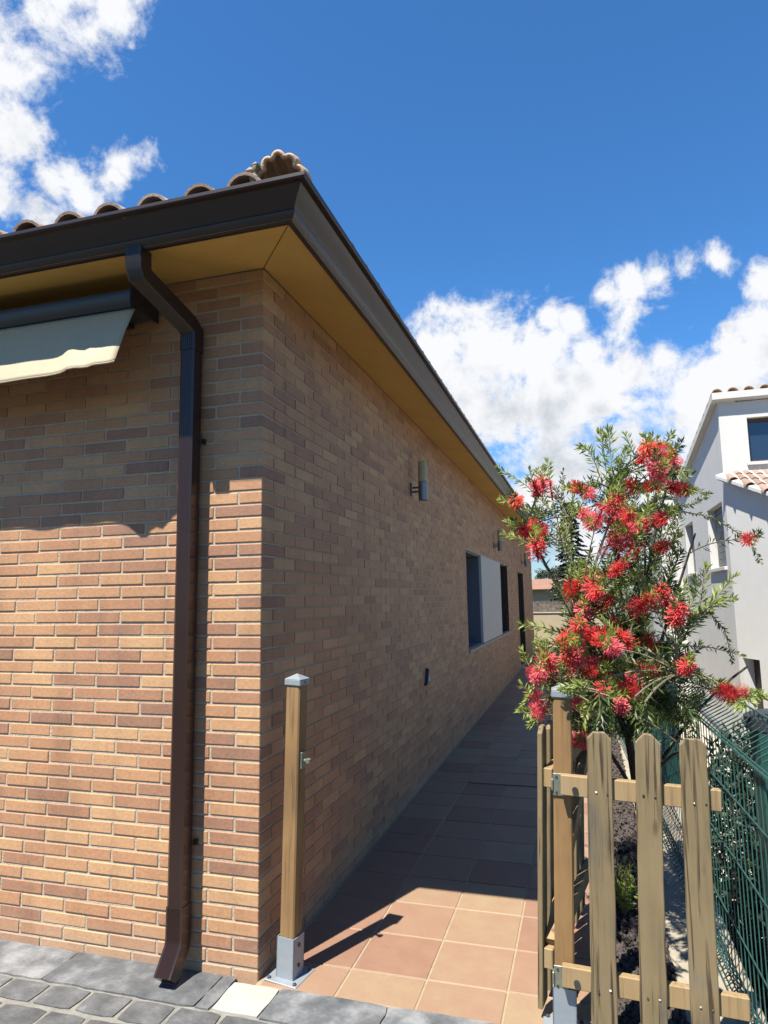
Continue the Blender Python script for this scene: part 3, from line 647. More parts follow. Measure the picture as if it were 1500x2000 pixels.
# ------------------------------------------------------------------ bed of volcanic gravel and kerb
mb = MB(); mb.box(1.374, 1.672, -.05, 17, -.031, -.012); bed = tag(mb.obj('planting_bed', M['soil']), kind='structure')
mb = MB(); mb.bbox(1.674, 1.962, -1.5, 17, -.0315, .004, .006); tag(mb.obj('kerb', M['concrete']), kind='structure')
rg = random.Random(5)
base = []
mb = MB()
for k in range(5200):
    yv = -.03+(rg.random()**1.7)*9; s = rg.uniform(.008,.022); x = rg.uniform(1.385, 1.665+.03*(rg.random()**6))
    e = Euler((rg.random()*6, rg.random()*6, rg.random()*6)).to_matrix(); sc_ = Vector((s*rg.uniform(.7,1.3), s*rg.uniform(.6,1.1), s*rg.uniform(.5,.9)))
    c = Vector((x, yv, -.012+rg.uniform(.003,.028)))
    mb.add([c+e@Vector((v.x*sc_.x*rg.uniform(.75,1.2), v.y*sc_.y*rg.uniform(.75,1.2), v.z*sc_.z)) for v in ico], icf)
gr = mb.obj('gravel', M['lava']); tag(gr, 'loose brown volcanic gravel covering the planting bed', 'gravel', kind='stuff')

# ------------------------------------------------------------------ green welded mesh fence
def fx(y): return 1.872-.036*y
mf = empty('mesh_fence', (fx(3), 3, 0)); FO = Vector((fx(3), 3, 0)); tag(mf, 'dark green welded wire mesh fence with folded top edge', 'fence')
def fpart(q, name, m, **k):
    q.v = [(x-FO.x, y-FO.y, z-FO.z) for x, y, z in q.v]; return q.obj(name, m, mf, **k)
q = MB(); y = -1.0
while y < 7.6:
    x = fx(y)
    q.tube([(x+.005,y,.012),(x+.045,y,.045),(x+.05,y,.065),(x,y,.11),(x,y,.55),(x,y,1.035),(x+.015,y,1.055),(x+.085,y,1.095),(x+.105,y,1.115),(x+.108,y,1.15)], .0026, 4, False); y += .055
for dx, zz, r_ in ((.004,.02,.003),(.05,.06,.003),(0,.115,.003),(0,.36,.003),(.003,.62,.003),(0,.85,.003),(-.004,1.035,.0045),(.006,1.04,.0035),(.108,1.148,.0045)):
    q.tube([(fx(yv)+dx-.004,yv,zz) for yv in (-1.0,1,3,5,7.6)], r_, 5)
fpart(q, 'wire_mesh', M['green'])
for yv in (2.95, 5.5):
    q = MB(); q.bbox(fx(yv)+.012, fx(yv)+.062, yv-.025, yv+.025, -.02, 1.16, .004); fpart(q, 'post', M['green2'])
def column(x, y, h, w, label):
    t = empty('green_column', (x, y, -.03)); tag(t, label, 'column', 'green metal columns behind the mesh fence')
    q = MB(); q.bbox(-w/2, w/2, -w/2, w/2, 0, h, .02); q.obj('body', M['green2'], t, smooth=30)
    q = MB(); q.lathe([(w*.62,h-.02),(w*.66,h-.012),(w*.66,h+.035),(w*.5,h+.05),(w*.2,h+.055)], 28); q.obj('lid', M['lid'], t, smooth=40)
    q = MB(); q.bbox(-w*.69, -w*.64, -.02, .02, h-.002, h+.018, .003); q.obj('clip', M['chrome'], t)
column(2.14, .42, 1.07, .21, 'teal green metal column with dark lid beside the picket fence')
column(1.98, 3.35, .98, .20, 'teal green metal column standing behind the red flowering shrub')
t = empty('chrome_rail', (3.2, 7.0, -1.61)); tag(t, 'shiny metal handrail below the white house beyond the mesh fence', 'handrail')
q = MB(); q.tube([(0,-3.2,1.25),(0,3.6,1.25)], .055, 14); q.obj('rail', M['chrome'], t, smooth=40)
for yv in (-3, .3, 3.4): q = MB(); q.tube([(0,yv,0),(0,yv,1.22)], .03, 10); q.obj('post', M['chrome'], t, smooth=40)

# ------------------------------------------------------------------ foliage helpers
def leaf(q, p, d, L, w, rnd, curl=.15):
    d = d.normalized(); a = d.cross(Vector((rnd.uniform(-1,1), rnd.uniform(-1,1), rnd.uniform(-1,1)))).normalized(); nn = d.cross(a)
    m = p+d*L*.5+nn*L*curl*.5
    q.add([p, m+a*w, p+d*L-nn*L*curl*.2, m-a*w], [(0,1,2),(0,2,3)])
def rdir(r): 
    while 1:
        v = Vector((r.uniform(-1,1), r.uniform(-1,1), r.uniform(-1,1)))
        if .05 < v.length < 1: return v.normalized()
def bez(p0, p1, p2, n): return [p0*(1-t)**2+p1*2*t*(1-t)+p2*t*t for t in [i/n for i in range(n+1)]]

# ------------------------------------------------------------------ the bottlebrush shrub
SB = Vector((1.66, 1.0, -.012)); shrub = empty('bottlebrush_shrub', SB); tag(shrub, 'leafy bottlebrush shrub covered in red brush flowers behind the picket fence', 'shrub')
rs = random.Random(11)
FL = [(860,205),(920,200),(965,255),(900,285),(838,255),(1003,290),(920,335),(925,395),(870,405),(1010,420),(300,410),(345,430),(265,430),(160,490),(510,425),(545,450),(470,410),
 (240,625),(205,650),(292,640),(275,715),(268,755),(535,565),(600,570),(570,600),(650,520),(690,505),(705,560),(745,560),(780,600),(760,645),(820,650),(850,620),(720,620),(800,690),(690,690),(740,725),
 (940,580),(905,592),(770,400),(940,730),(1395,690),(740,790),(690,860),(785,780),(640,740),(560,895),(600,930),(480,970),(522,985),(580,985),(620,1040),(530,1030),(450,985),(800,1060),(775,1040),(880,1030),
 (950,1010),(1000,1040),(1032,1080),(1010,1105),(510,1110),(490,1160),(520,1085),(450,1210),(482,1240),(420,1232),(492,1200),(570,1200),(640,1160),(680,1270),(655,1295),(740,1230),(880,1250),(470,1330),(492,1352),
 (440,1320),(335,1350),(308,1350),(248,1410),(275,1425),(335,1412),(290,1555),(305,1590),(278,1600),(480,1555),(885,1385),(855,1370),(640,1460),(615,1490),(672,1450),(760,1480),(803,1460),(780,1505),(738,1522),
 (720,1585),(1030,1360),(1062,1372),(1280,1500),(1312,1488),(1250,1512),(1335,1512),(560,1340),(550,1400),(440,1425),(490,1760),(600,1230),(905,330),(660,590),(830,1090),(560,960)]
def flower_mesh(seed, m, n=230, L=.075, rr=.031):
    r = random.Random(seed); q = MB()
    for k in range(n):
        z = r.uniform(0, 1); ang = r.uniform(0, 6.283); e = .75+.25*math.sin(z*3.14); p = Vector((0,0,z*L)); tilt = r.uniform(-.25,.55)
        d = Vector((math.cos(ang), math.sin(ang), tilt)).normalized(); l = rr*e*r.uniform(.8,1.12); s = d.cross(Vector((0,0,1))).normalized()*.0009
        mid = p+d*l*.6+Vector((0,0,.002)); tip = p+d*l
        q.add([p-s*1.3, p+s*1.3, mid+s*1.2, mid-s*1.2, tip+s*1.7, tip-s*1.7], [(0,1,2,3),(3,2,4,5)])
    q.tube([(0,0,-.01),(0,0,L)], [.004,.002], 5)
    return q.mesh('flower', m)
fms = [flower_mesh(1,M['red'],190), flower_mesh(2,M['orange'],170,.06,.035), flower_mesh(3,M['pink'],180,.07,.034), flower_mesh(4,M['red'],200,.085,.030), flower_mesh(5,M['pink'],130,.07,.036), flower_mesh(6,M['red'],110,.065,.036)]
fdead = flower_mesh(9, M['dead'], 120, .07, .016)
fol, yng, twg = MB(), MB(), MB()
# trunk and main limbs
tr = MB()
trunk = [SB+Vector((0,0,-.02)), SB+Vector((-.02,.0,.25)), SB+Vector((-.055,-.01,.55)), SB+Vector((-.085,-.03,.85)), SB+Vector((-.06,-.05,1.1)), SB+Vector((.0,-.05,1.35))]
tr.tube(trunk, [.030,.026,.023,.02,.016,.012], 9)
limbs = []
for i0, end, rad in ((3,(-.55,-.1,1.95),.012),(3,(.30,.0,1.9),.012),(4,(-.12,-.1,2.15),.011),(4,(.22,.05,2.25),.011),(2,(-.42,-.55,1.15),.011),(2,(.45,-.2,1.25),.011),(3,(-.3,-.5,1.45),.010),(3,(.1,-.6,1.25),.010),(5,(.05,.05,2.0),.010),(2,(.1,-.65,.95),.010),(3,(.1,.45,1.7),.011),(3,(-.3,.35,1.6),.01)):
    p0 = trunk[i0]; p2 = SB+Vector(end); p1 = (p0+p2)/2+Vector((rs.uniform(-.05,.05), rs.uniform(-.05,.05), .12))
    c = bez(p0, p1, p2, 8); limbs.append(c); tr.tube(c, [rad*(1-.07*i) for i in range(9)], 6)
tr.v = [(x-SB.x, y-SB.y, z-SB.z) for x, y, z in [tuple(v) for v in tr.v]]; tr.obj('trunk', M['bark'], shrub, smooth=60)
nodes_ = [p for c in limbs for p in c[2:]]+trunk[3:]
def sprig(c, q, n, L, w, spread=.9, tipfan=True, taper=.35, start=.15):
    for k in range(n):
        t = start+(1-start)*(k+rs.random()*.6)/n; f = t*(len(c)-1); i = min(int(f), len(c)-2); p = c[i].lerp(c[i+1], f-i); tg = (c[i+1]-c[i]).normalized()
        s = rdir(rs); s = (s-tg*s.dot(tg)).normalized(); d = tg*(1-spread*.55)+s*spread; l = L*(1-taper*t)*rs.uniform(.75,1.15)
        leaf(q, p, d, l, w*rs.uniform(.8,1.2), rs)
    if tipfan:
        tg = (c[-1]-c[-2]).normalized()
        for k in range(6): leaf(q, c[-1], tg+rdir(rs)*.45, L*rs.uniform(.5,.8), w, rs)
def nearest(p): return min(nodes_, key=lambda n: (n-p).length+.35*max(0, n.z-p.z))
for i, (zx, zy) in enumerate(FL):
    px, py = 950+zx/2.727, 800+zy/2.727
    low = max(0, min(1, (py-1000)/400)); Y = rs.uniform(.25,.75)-.3*low*rs.random()
    if px > 1440: Y = .75
    if py > 1430: Y = .15
    p = at(px, py, Y); n0 = nearest(p); dirv = (p-n0); 
    if dirv.length < .05: dirv = Vector((0,0,1))
    dirv.normalize(); ax = (dirv*.8+Vector((rs.uniform(-.4,.4), rs.uniform(-.5,.2), rs.uniform(-.3,.5)))).normalized()
    fm = rs.choice(fms) if low < .7 or rs.random() < .5 else fms[2]
    o = link('flower', fm, shrub, p-SB-ax*.035); o.rotation_euler = ax.to_track_quat('Z', 'X').to_euler(); s = rs.uniform(.95,1.35)*(1.0+.1*Y); o.scale = (s, s, s)
    c = bez(n0, (n0+p)/2+Vector((0,0,.05))-ax*.04, p-ax*.02, 7); twg.tube(c, [.0045,.004,.0036,.0032,.003,.0026,.0022,.002], 4)
    sprig(c, fol, 24, .062, .0036, .95, False)
    tipc = [p+ax*.03, p+ax*.07, p+ax*.11+Vector((0,0,.01))]
    twg.tube(tipc, .0015, 4); sprig(tipc, yng if rs.random() < .75 else fol, 20, .052, .0042, .8)
for zx, zy in ((880,772),(730,700),(870,745),(560,610)):
    p = at(950+zx/2.727, 800+zy/2.727, .9); o = link('spent_flower', fdead, shrub, p-SB); o.rotation_euler = (rs.uniform(-.5,.5), rs.uniform(-.5,.5), 0)
    n0 = nearest(p); c = bez(n0, (n0+p)/2, p, 5); twg.tube(c, .003, 4); sprig(c, fol, 16, .06, .0035)
# shoots: pixel polyline, depth, young?, leaves, leaf length
SH = [([(1195,980),(1185,930),(1178,870),(1172,848)],.9,1,44,.062),([(1200,985),(1195,920),(1190,860),(1188,845)],.85,1,46,.062),([(1198,990),(1215,930),(1218,895),(1222,880)],.95,1,40,.058),([(1190,985),(1165,910),(1150,880),(1137,872)],.9,1,40,.058),([(1205,985),(1212,940),(1207,905)],.8,1,30,.055),
 ([(1250,920),(1235,880),(1222,850)],.9,1,22,.045),([(1275,890),(1275,865),(1273,848)],.9,1,18,.04),([(1080,1000),(1030,950),(1000,930),(975,915)],.8,1,30,.04),([(1060,1010),(1010,985),(978,976)],.8,1,26,.04),([(1060,1060),(1015,1035),(990,1020)],.8,1,30,.045),([(1065,1080),(1010,1050),(985,1045)],.75,1,28,.045),
 ([(1065,985),(1055,950),(1050,920)],.85,1,24,.045),([(1095,990),(1098,950),(1100,920)],.85,0,26,.03),([(1130,1000),(1145,965),(1155,945)],.9,1,28,.045),([(1105,1060),(1115,1010),(1120,975)],.8,1,30,.05),([(1110,1010),(1095,985),(1085,960)],.8,0,26,.05),
 ([(1290,990),(1340,1000),(1390,1010),(1440,1040),(1470,1065),(1485,1097)],.75,0,80,.026),([(1300,990),(1350,985),(1385,965)],.9,0,40,.03),([(1280,970),(1330,950),(1375,962)],.95,0,36,.03),([(1280,985),(1320,960),(1350,925)],.9,0,26,.04),
 ([(1330,1230),(1365,1200),(1372,1150),(1378,1110)],.8,1,40,.058),([(1340,1235),(1380,1190),(1400,1165),(1432,1128)],.75,1,44,.058),([(1345,1220),(1390,1180),(1430,1170)],.8,1,30,.055),([(1340,1200),(1360,1160),(1355,1130)],.85,1,30,.05),([(1335,1225),(1385,1195),(1415,1230),(1430,1290)],.7,0,60,.028),
 ([(1330,1260),(1390,1265),(1450,1280)],.75,0,30,.03),([(1200,1320),(1198,1360),(1196,1400),(1194,1440)],.2,1,70,.022),([(1262,1290),(1264,1330),(1258,1370),(1250,1405)],.3,1,64,.022),([(1110,1240),(1060,1225),(1020,1220)],.55,1,32,.042),([(1100,1270),(1070,1250),(1050,1258)],.6,1,24,.042),
 ([(1060,1290),(1045,1335),(1030,1365),(1012,1388)],.4,1,50,.024),([(1140,1340),(1120,1338),(1098,1345)],-.12,1,34,.034),([(1150,1330),(1130,1350),(1112,1352)],-.10,1,26,.034),([(1150,1370),(1140,1410),(1132,1440)],.05,1,26,.034),([(1170,1350),(1172,1400),(1168,1432)],-.1,0,40,.045),([(1190,1360),(1182,1400),(1180,1428)],-.05,0,36,.045),
 ([(1260,1370),(1262,1410),(1264,1440)],-.02,0,34,.045),([(1240,1360),(1246,1400),(1250,1440)],.05,0,34,.045),([(1340,1380),(1350,1400),(1352,1440)],0.0,0,30,.045),([(1390,1330),(1430,1345),(1470,1375)],.6,1,26,.04),([(1400,1350),(1440,1350),(1462,1348)],.6,1,20,.04),
 ([(1230,1240),(1245,1180),(1250,1130)],.7,0,40,.055),([(1300,1150),(1310,1100),(1318,1050),(1325,1010)],.8,0,60,.05),([(1290,1180),(1310,1120),(1330,1080)],.85,0,50,.05),([(1270,1120),(1290,1060),(1295,1010)],.9,0,44,.05),([(1330,1260),(1330,1200),(1325,1150)],.8,0,50,.055),([(1120,1150),(1130,1120),(1140,1100)],.7,1,26,.045),([(1110,1180),(1090,1160),(1085,1140)],.65,1,24,.045),([(1240,1140),(1246,1110),(1250,1085)],.7,1,24,.05)]
for pts, Y, young, nl, L in SH:
    c0 = [at(x, y, Y+.02*i) for i, (x, y) in enumerate(pts)]; n0 = nearest(c0[0]); twg.tube(bez(n0, (n0+c0[0])/2+Vector((0,0,.04)), c0[0], 5), .0035, 4)
    sprig(bez(n0, (n0+c0[0])/2+Vector((0,0,.04)), c0[0], 5), fol, 12, .055, .0035)
    c = []
    for i in range(len(c0)-1):
        for t in (0,.33,.66): c.append(c0[i].lerp(c0[i+1], t))
    c.append(c0[-1]); twg.tube(c, [.0032*(1-.6*i/len(c)) for i in range(len(c))], 4); sprig(c, yng if young else fol, int(nl*1.7), L*1.12, .0042, .75, True, .2, 0)
# inner leaf mass: leafy twigs through the crown
DENS = [(1215,1330,105,62,105),(1140,1300,60,70,36),(1285,1280,55,65,26),(1195,1215,70,65,38),(1285,1170,50,50,16),(1195,1120,50,55,20),(1085,1030,45,45,16),(1290,1020,45,55,18),(1220,1010,50,50,14),(1230,1390,110,30,60),(1290,940,35,35,8),(1300,1380,55,36,18)]
for cx, cy, wx, wy, nn in DENS:
    for k in range(nn):
        px, py = rs.gauss(cx, wx*.55), rs.gauss(cy, wy*.55)
        p = at(px, min(py, 1425), rs.uniform(.75,1.65) - .3*max(0, (py-1150)/250)*rs.random()); n0 = nearest(p); v = p-n0
        if v.length > .5: v = v.normalized()*.5; n0 = p-v
        c = bez(n0, (n0+p)/2+Vector((rs.uniform(-.04,.04), rs.uniform(-.04,.04), .03)), p, 5); twg.tube(c, .0022, 4, False)
        sprig(c, yng if rs.random() < .34 else fol, 26, .058, .0036, .9, True, .2, .2)
for q, nme, m in ((fol,'foliage','leaf'),(yng,'young_shoots','young'),(twg,'twigs','twig')):
    q.v = [(v[0]-SB.x, v[1]-SB.y, v[2]-SB.z) for v in q.v]; o = q.obj(nme, M[m], shrub)
    if nme != 'twigs': tag(o, kind='stuff')

# small plants at the foot of the picket fence
def small_plant(x, y, h, n, label, m):
    t = empty('small_plant', (x, y, -.012)); tag(t, label, 'plant'); q = MB(); s = MB()
    for k in range(n):
        a = rs.uniform(0, 6.28); e = Vector((math.cos(a)*.12*rs.random(), math.sin(a)*.12*rs.random(), h*rs.uniform(.6,1))); c = bez(Vector((0,0,0)), Vector((e.x*.3,e.y*.3,e.z*.6)), e, 5); s.tube(c, .002, 4); sprig(c, q, 22, .05, .004, .85, True, .2, .25)
    q.obj('foliage', M[m], t); s.obj('stems', M['twig'], t)
small_plant(1.50, .95, .26, 12, 'small light green plant growing in the gravel bed', 'young')

# ------------------------------------------------------------------ bushes behind the mesh fence
def bush(x, y, z0, h, r, n, label, seed):
    t = empty('bush', (x, y, z0)); tag(t, label, 'bush', 'dark bushes beyond the mesh fence'); rr = random.Random(seed); q = MB(); s = MB()
    for k in range(n):
        d = rdir(rr); p = Vector((d.x*r*rr.uniform(.3,1)**.6, d.y*r*rr.uniform(.3,1)**.6, h*(.5+.5*d.z*rr.uniform(.5,1))))
        leaf(q, p, rdir(rr)+Vector((0,0,.5)), rr.uniform(.06,.11), rr.uniform(.010,.020), rr)
    for k in range(9):
        a = k*.7; s.tube(bez(Vector((0,0,0)), Vector((0,0,h*.4)), Vector((math.cos(a)*r*.6, math.sin(a)*r*.6, h*.8)), 5), [.02,.016,.012,.01,.008,.006], 5)
    q.obj('foliage', M['bush'], t); s.obj('stems', M['bark'], t)
bush(2.55, 2.0, -1.61, 2.1, .45, 5200, 'dark leafy bush beyond the mesh fence beside the nearer green column', 1)
bush(2.5, 3.3, -1.61, 2.15, .45, 4800, 'dark leafy bush beyond the mesh fence behind the red flowering shrub', 2)
bush(2.75, .9, -1.61, 1.75, .45, 4400, 'low dark leafy bush beyond the mesh fence close to the picket fence', 3)

# ------------------------------------------------------------------ white house next door
wh = empty('white_house', (6, 14, -1.61)); WO = Vector((6, 14, -1.61)); tag(wh, 'white rendered neighbouring house with sloping tiled roof and tall windows', 'house')
def wpart(q, name, m, parent=None, **k):
    q.v = [(v[0]-WO.x, v[1]-WO.y, v[2]-WO.z) for v in q.v]; return q.obj(name, m, parent or wh, **k)
WX, WY, GZ = 4.065, 11.06, -1.61
def rzf(Y): return 5.39-.162*(Y-10.91)
q = MB()
FE = 17.35
WIN = [(11.42,13.05,2.10,3.36),(15.05,16.35,2.10,3.36)]
segs = []; yy = WY
def wcol(y0, y1, z0, z1a, z1b):
    q.add([(WX,y0,z0),(WX+.3,y0,z0),(WX+.3,y1,z0),(WX,y1,z0),(WX,y0,z1a),(WX+.3,y0,z1a),(WX+.3,y1,z1b),(WX,y1,z1b)], [(0,3,2,1),(4,5,6,7),(0,1,5,4),(1,2,6,5),(2,3,7,6),(3,0,4,7)])
tz = lambda Y: rzf(Y)-.13
for a, b_, c, d in WIN:
    wcol(yy, a, GZ, tz(yy), tz(a)); wcol(a, b_, GZ, c, c); wcol(a, b_, d, tz(a), tz(b_)); yy = b_
wcol(yy, FE, GZ, tz(yy), tz(FE))
wpart(q, 'wall', M['render'])
q = MB(); UW = (4.545, 5.75, 4.03, 4.89)
q.box(WX+.3, UW[0], WY+.001, WY+.3, GZ, tz(WY)-.02); q.box(UW[0], UW[1], WY+.001, WY+.3, GZ, UW[2]); q.box(UW[0], UW[1], WY+.001, WY+.3, UW[3], tz(WY)-.02); q.box(UW[1], 8.5, WY+.001, WY+.3, GZ, tz(WY)-.02)
q.box(WX+.3, 8.5, WY+.3, FE, GZ, 4.2)
wpart(q, 'wall', M['render'])
for k, (a, b_, c, d) in enumerate(WIN):
    q = MB(); q.box(WX+.16, WX+.2, a-.002, b_+.002, c-.002, d+.002); w = wpart(q, 'window', M['shutter'])
    for j in range(9): q = MB(); q.bbox(WX+.145, WX+.161, a+.05, b_-.05, c+.06+j*.135, c+.06+j*.135+.128, .004); wpart(q, 'slat', M['shutter'], w)
    q = MB(); q.bbox(WX-.05, WX+.16, a-.04, b_+.04, c-.07, c-.001, .005); wpart(q, 'sill', M['render'], w)
q = MB(); a, b_, c, d = UW; q.box(a-.002, b_+.002, WY+.16, WY+.18, c-.002, d+.002); w = wpart(q, 'window', M['glass'])
q = MB(); q.box(a, b_, WY+.11, WY+.159, c, c+.05); q.box(a, b_, WY+.11, WY+.159, d-.06, d); q.box(a, a+.045, WY+.112, WY+.158, c+.05, d-.06); wpart(q, 'frame', M['frame_brown'], w)
q = MB(); q.bbox(a-.06, b_+.06, WY-.05, WY+.10, c-.06, c-.001, .004); wpart(q, 'sill', M['render'], w)
# sloping roof slab with tile ends
q = MB(); VX, VY = 3.95, 10.91; RE = 17.7
q.add([(VX,VY,rzf(VY)-.13),(8.6,VY,rzf(VY)-.13),(8.6,RE,rzf(RE)-.13),(VX,RE,rzf(RE)-.13),(VX,VY,rzf(VY)),(8.6,VY,rzf(VY)),(8.6,RE,rzf(RE)),(VX,RE,rzf(RE))], [(0,3,2,1),(4,5,6,7),(0,1,5,4),(1,2,6,5),(2,3,7,6),(3,0,4,7)])
wroof = wpart(q, 'roof', M['render'])
wb = barrel(.5, .105, .095, .014, 8); wp_ = -math.atan(.162)
for k in range(16):
    for r_ in range(14 if k == 0 else 2):
        yv = VY+.02+.46*r_; o = link('roof_tile', wb, wroof, Vector((VX+.10+.275*k, yv, rzf(yv)+.0))-WO); o.rotation_euler = (wp_+.02, 0, 0)
# diagonal wing with cut tiled lean-to
D0 = Vector((WX, WY, 0)); DD = Vector((.331, -.944, 0)).normalized(); DN = Vector((-.944, -.331, 0))
def dz(t): return 3.86-.375*t
q = MB()
def dwall(t0, t1, z0, z1a, z1b, th=.25, off=0):
    ps = [D0+DD*t0-DN*(-off), D0+DD*t1-DN*(-off)]; pb = [p-DN*th for p in ps]
    q.add([(ps[0].x,ps[0].y,z0),(ps[1].x,ps[1].y,z0),(pb[1].x,pb[1].y,z0),(pb[0].x,pb[0].y,z0),(ps[0].x,ps[0].y,z1a),(ps[1].x,ps[1].y,z1b),(pb[1].x,pb[1].y,z1b),(pb[0].x,pb[0].y,z1a)], [(0,3,2,1),(4,5,6,7),(0,1,5,4),(1,2,6,5),(2,3,7,6),(3,0,4,7)])
dwall(.0,.13,GZ,dz(0)-.1,dz(.13)-.1,.3); dwall(.13,.64,.42,dz(.13)-.1,dz(.64)-.1,.3); dwall(.64,4.5,GZ,dz(.64)-.1,dz(4.5)-.1,.3)
wpart(q, 'wall', M['render'])
q = MB(); dwall(.13,.64,GZ,.42,.42,.04,-.2); dd = wpart(q, 'door', M['darkbrown'])
q = MB(); p = D0+DD*.55-DN*.17; q.tube([(p.x,p.y,-.6),(p.x-.03,p.y-.01,-.6),(p.x-.03,p.y-.06,-.6)], .012, 6); wpart(q, 'handle', M['bolt'], dd)
q = MB()
o0, o1 = D0+DN*.16, D0+DD*4.5+DN*.16; i1 = D0+DD*4.5-DN*.3
pl = [(o0.x,o0.y,dz(0)-.05),(o1.x,o1.y,dz(4.5)-.05),(i1.x+3,i1.y,dz(4.5)-.05),(8,WY,dz(0)+.05),(D0.x,WY-.001,dz(0)+.0)]
q.add(pl+[(x,y,z-.06) for x,y,z in pl], [(0,1,2,3,4),(9,8,7,6,5),(0,5,6,1)]); lr = wpart(q, 'lean_to_roof', M['render'])
for k in range(20):
    t = .1+.2*k; 
    if t > 4.3: break
    q = MB(); p = D0+DD*t; a_ = DD*.05; b2 = DN*.15; zz = dz(t)-.112
    q.add([p-a_-DN*.02+Vector((0,0,zz-.07)), p+a_-DN*.02+Vector((0,0,zz-.07-.0375)), p+a_+b2+Vector((0,0,zz-.0375)), p-a_+b2+Vector((0,0,zz)), p-a_-DN*.02+Vector((0,0,zz+.02)), p+a_-DN*.02+Vector((0,0,zz-.018)), p+a_+b2+Vector((0,0,zz-.018+.0)), p-a_+b2+Vector((0,0,zz+.02))], [(0,3,2,1),(4,5,6,7),(0,1,5,4),(1,2,6,5),(2,3,7,6),(3,0,4,7)]); wpart(q, 'corbel', M['render'], lr)
lb = barrel(.48, .088, .08, .013, 8, ); lb.materials[0] = M['leantile']; lp = math.atan(.375/.944)
for k in range(1, 15):
    x = WX-.10+.16*k; t0 = max(0, (x-WX+.15)/.331)
    yv = min(WY-.02, WY-.944*t0+.05)
    yv0 = yv
    for r_ in range(10):
        if yv > WY-.15: break
        o = link('roof_tile', lb, lr, Vector((x, yv, dz((WY-yv)/.944)-.045))-WO); o.rotation_euler = (lp-.03, 0, 0); yv += .40
    if yv0 > WY-.15: o = link('roof_tile', lb, lr, Vector((x, WY-.32, dz(.2)+.02))-WO); o.rotation_euler = (lp-.05, 0, 0); o.scale = (1,.6,1)
# wing at the back and chimney
q = MB(); q.box(3.56, WX+.3, FE+.001, 21, GZ, 4.32); wpart(q, 'wall', M['render'])
q = MB(); q.box(3.45, 4.6, FE-.05, 21.2, 4.321, 4.40); wpart(q, 'roof', M['render'])
q = MB(); q.box(3.62, 3.98, 18.2, 18.6, 4.40, 5.92); ch = wpart(q, 'chimney', M['render'])
q = MB(); q.bbox(3.42, 4.14, 18.05, 18.75, 5.92, 6.0, .01); wpart(q, 'cap', M['bolt'], ch)

# ------------------------------------------------------------------ beyond the path: end wall, screen, far house, tree, hill
q = MB(); q.box(-6, 1.96, 19.5, 19.7, -.03, 1.04); ew = empty('boundary_wall', (-2, 19.6, 0)); q.v = [(x+2, y-19.6, z) for x,y,z in q.v]; q.obj('wall', M['wallcream'], ew); tag(ew, 'cream boundary wall across the far end of the path', 'wall')
q = MB(); q.bbox(-4.02, 3.98, -.13, .13, 1.04, 1.075, .006); q.obj('coping', M['sill'], ew)
t = empty('brushwood_screen', (-2, 19.65, 1.07)); tag(t, 'grey brown brushwood screen standing on the cream boundary wall', 'screen')
q = MB(); rr = random.Random(4)
for k in range(2600):
    x = rr.uniform(-4, 3.95); h = rr.uniform(.22,.38); a = rr.uniform(-.12,.12); s = rr.uniform(.006,.014); y0 = rr.uniform(-.04,.04)
    q.add([(x-s,y0,0),(x+s,y0,0),(x+s*.4+a*h,y0+.01,h),(x-s*.4+a*h,y0+.01,h)], [(0,1,2,3)])
q.obj('twigs', M['heather'], t)
q = MB(); q.box(-4, 3.95, -.012, .012, 0, .27); q.obj('backing', M['heather'], t)
fh = empty('yellow_house', (-3.5, 36, 0)); tag(fh, 'low pale yellow house with terracotta roof beyond the boundary wall', 'house')
q = MB(); q.box(-6, 4.1, -3, 3, -1.6, 2.0); q.obj('wall', M['yellowhouse'], fh)
q = MB(); q.add([(-6.3,-3.5,1.95),(4.5,-3.5,1.95),(4.5,3.5,1.95),(-6.3,3.5,1.95),(-6.3,0,2.55),(4.5,0,2.55)], [(0,1,5,4),(2,3,4,5),(1,2,5),(3,0,4),(0,3,2,1)]); q.obj('roof', M['terracotta'], fh)
q = MB(); q.box(1.0, 1.9, -3.02, -2.98, .6, 1.6); w = q.obj('window', M['glass'], fh)
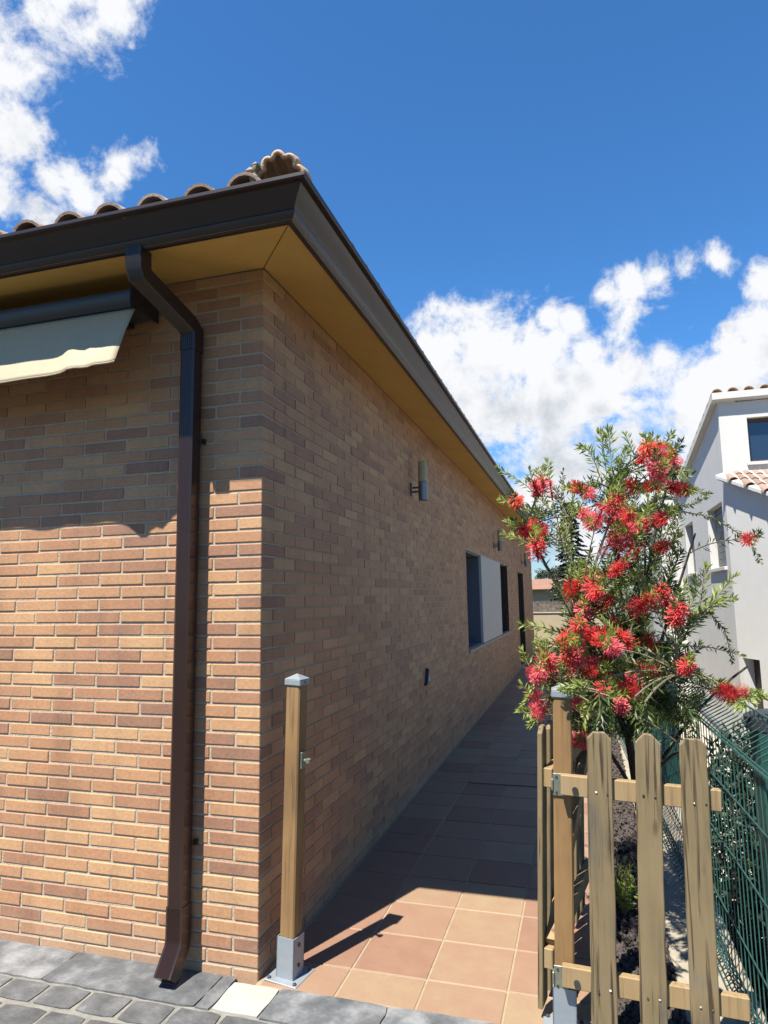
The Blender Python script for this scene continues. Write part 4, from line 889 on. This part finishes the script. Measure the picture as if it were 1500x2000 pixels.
# spruce
sp = empty('spruce_tree', (1.05, 24.5, -1.61)); tag(sp, 'dark blue green spruce tree beyond the end of the path', 'tree')
q = MB(); q.tube([(0,0,0),(0,0,3),(0.02,0,6.4)], [.16,.1,.015], 8); q.obj('trunk', M['bark'], sp)
q = MB(); s = MB(); rr = random.Random(8); H = 6.9
z = 1.2
while z < H:
    f = (H-z)/(H-1.2); Rr = 1.25*f**.8+.08
    for k in range(max(4, int(6+7*f))):
        a = rr.uniform(0, 6.28); l = Rr*rr.uniform(.7,1.12); tip = Vector((math.cos(a)*l, math.sin(a)*l, z-.12*l+rr.uniform(-.1,.12))); c = bez(Vector((0,0,z+.08)), Vector((math.cos(a)*l*.5, math.sin(a)*l*.5, z+.05)), tip, 6); s.tube(c, [.016,.013,.011,.009,.007,.005,.003], 4)
        for m_ in range(int(20+48*l)):
            t = rr.uniform(.15,1); i = min(5, int(t*6)); p = c[i].lerp(c[i+1], t*6-i); d = (c[i+1]-c[i]).normalized(); sd = d.cross(Vector((0,0,1))).normalized()*rr.choice((-1,1)); wd = rr.uniform(.10,.22)*(1.1-.5*t)
            leaf(q, p, d*.6+sd*rr.uniform(.3,.9)+Vector((0,0,rr.uniform(-.45,.12))), wd, .036, rr, .1)
    z += .17
q.obj('crown', M['spruce'], sp); s.obj('branches', M['bark'], sp)
# hill with pines
mb = MB(); nx, ny = 44, 10; vs = []; rr = random.Random(2)
for j in range(ny+1):
    for i in range(nx+1):
        u, v = i/nx, j/ny; x = -220+440*u; y = 120+140*v; h = 9*math.sin(math.pi*min(1, v*1.0))*(.5+.5*math.sin(u*9+1.2)**2)+rr.uniform(-.3,.3); vs.append((x, y, -1.7+h*(1 if 0 < v else 0)))
n = nx+1; mb.add(vs, [(j*n+i, j*n+i+1, (j+1)*n+i+1, (j+1)*n+i) for j in range(ny) for i in range(nx)]); tag(mb.obj('hill', M['hill'], smooth=180), kind='structure')
def hz(x, y):
    u, v = (x+220)/440, (y-120)/140; return -1.7+9*math.sin(math.pi*v)*(.5+.5*math.sin(u*9+1.2)**2)
pm_ = []
for sd in range(3):
    rr = random.Random(30+sd); q = MB(); s = MB()
    for cl in range(12):
        cc_ = Vector((rr.uniform(-1.3,1.3), rr.uniform(-1.3,1.3), rr.uniform(2.2,3.8)))
        for k in range(70): d = rdir(rr); leaf(q, cc_+Vector((d.x*.8,d.y*.8,d.z*.5)), rdir(rr), rr.uniform(.25,.45), .1, rr)
    s.tube([(0,0,-.5),(.05,0,1.5),(0,0,3)], [.18,.13,.06], 6); pm_.append((q.mesh('crown', M['pinefar']), s.mesh('trunk', M['bark'])))
rr = random.Random(12)
for k in range(60):
    u_ = rr.random(); y = rr.uniform(135,185); x = rr.uniform(-40, 40)*1.0 if k < 22 else rr.uniform(-70,110)
    t = empty('pine_tree', (x, y, hz(x, y)-.3)); tag(t, 'small far off pine tree on the low hill behind the yellow house', 'tree', 'pines on the far hill')
    a, b_ = pm_[k % 3]; sc_ = rr.uniform(.9,1.5); link('crown', a, t); link('trunk', b_, t); t.scale = (sc_,)*3; t.rotation_euler = (0,0,rr.random()*6)
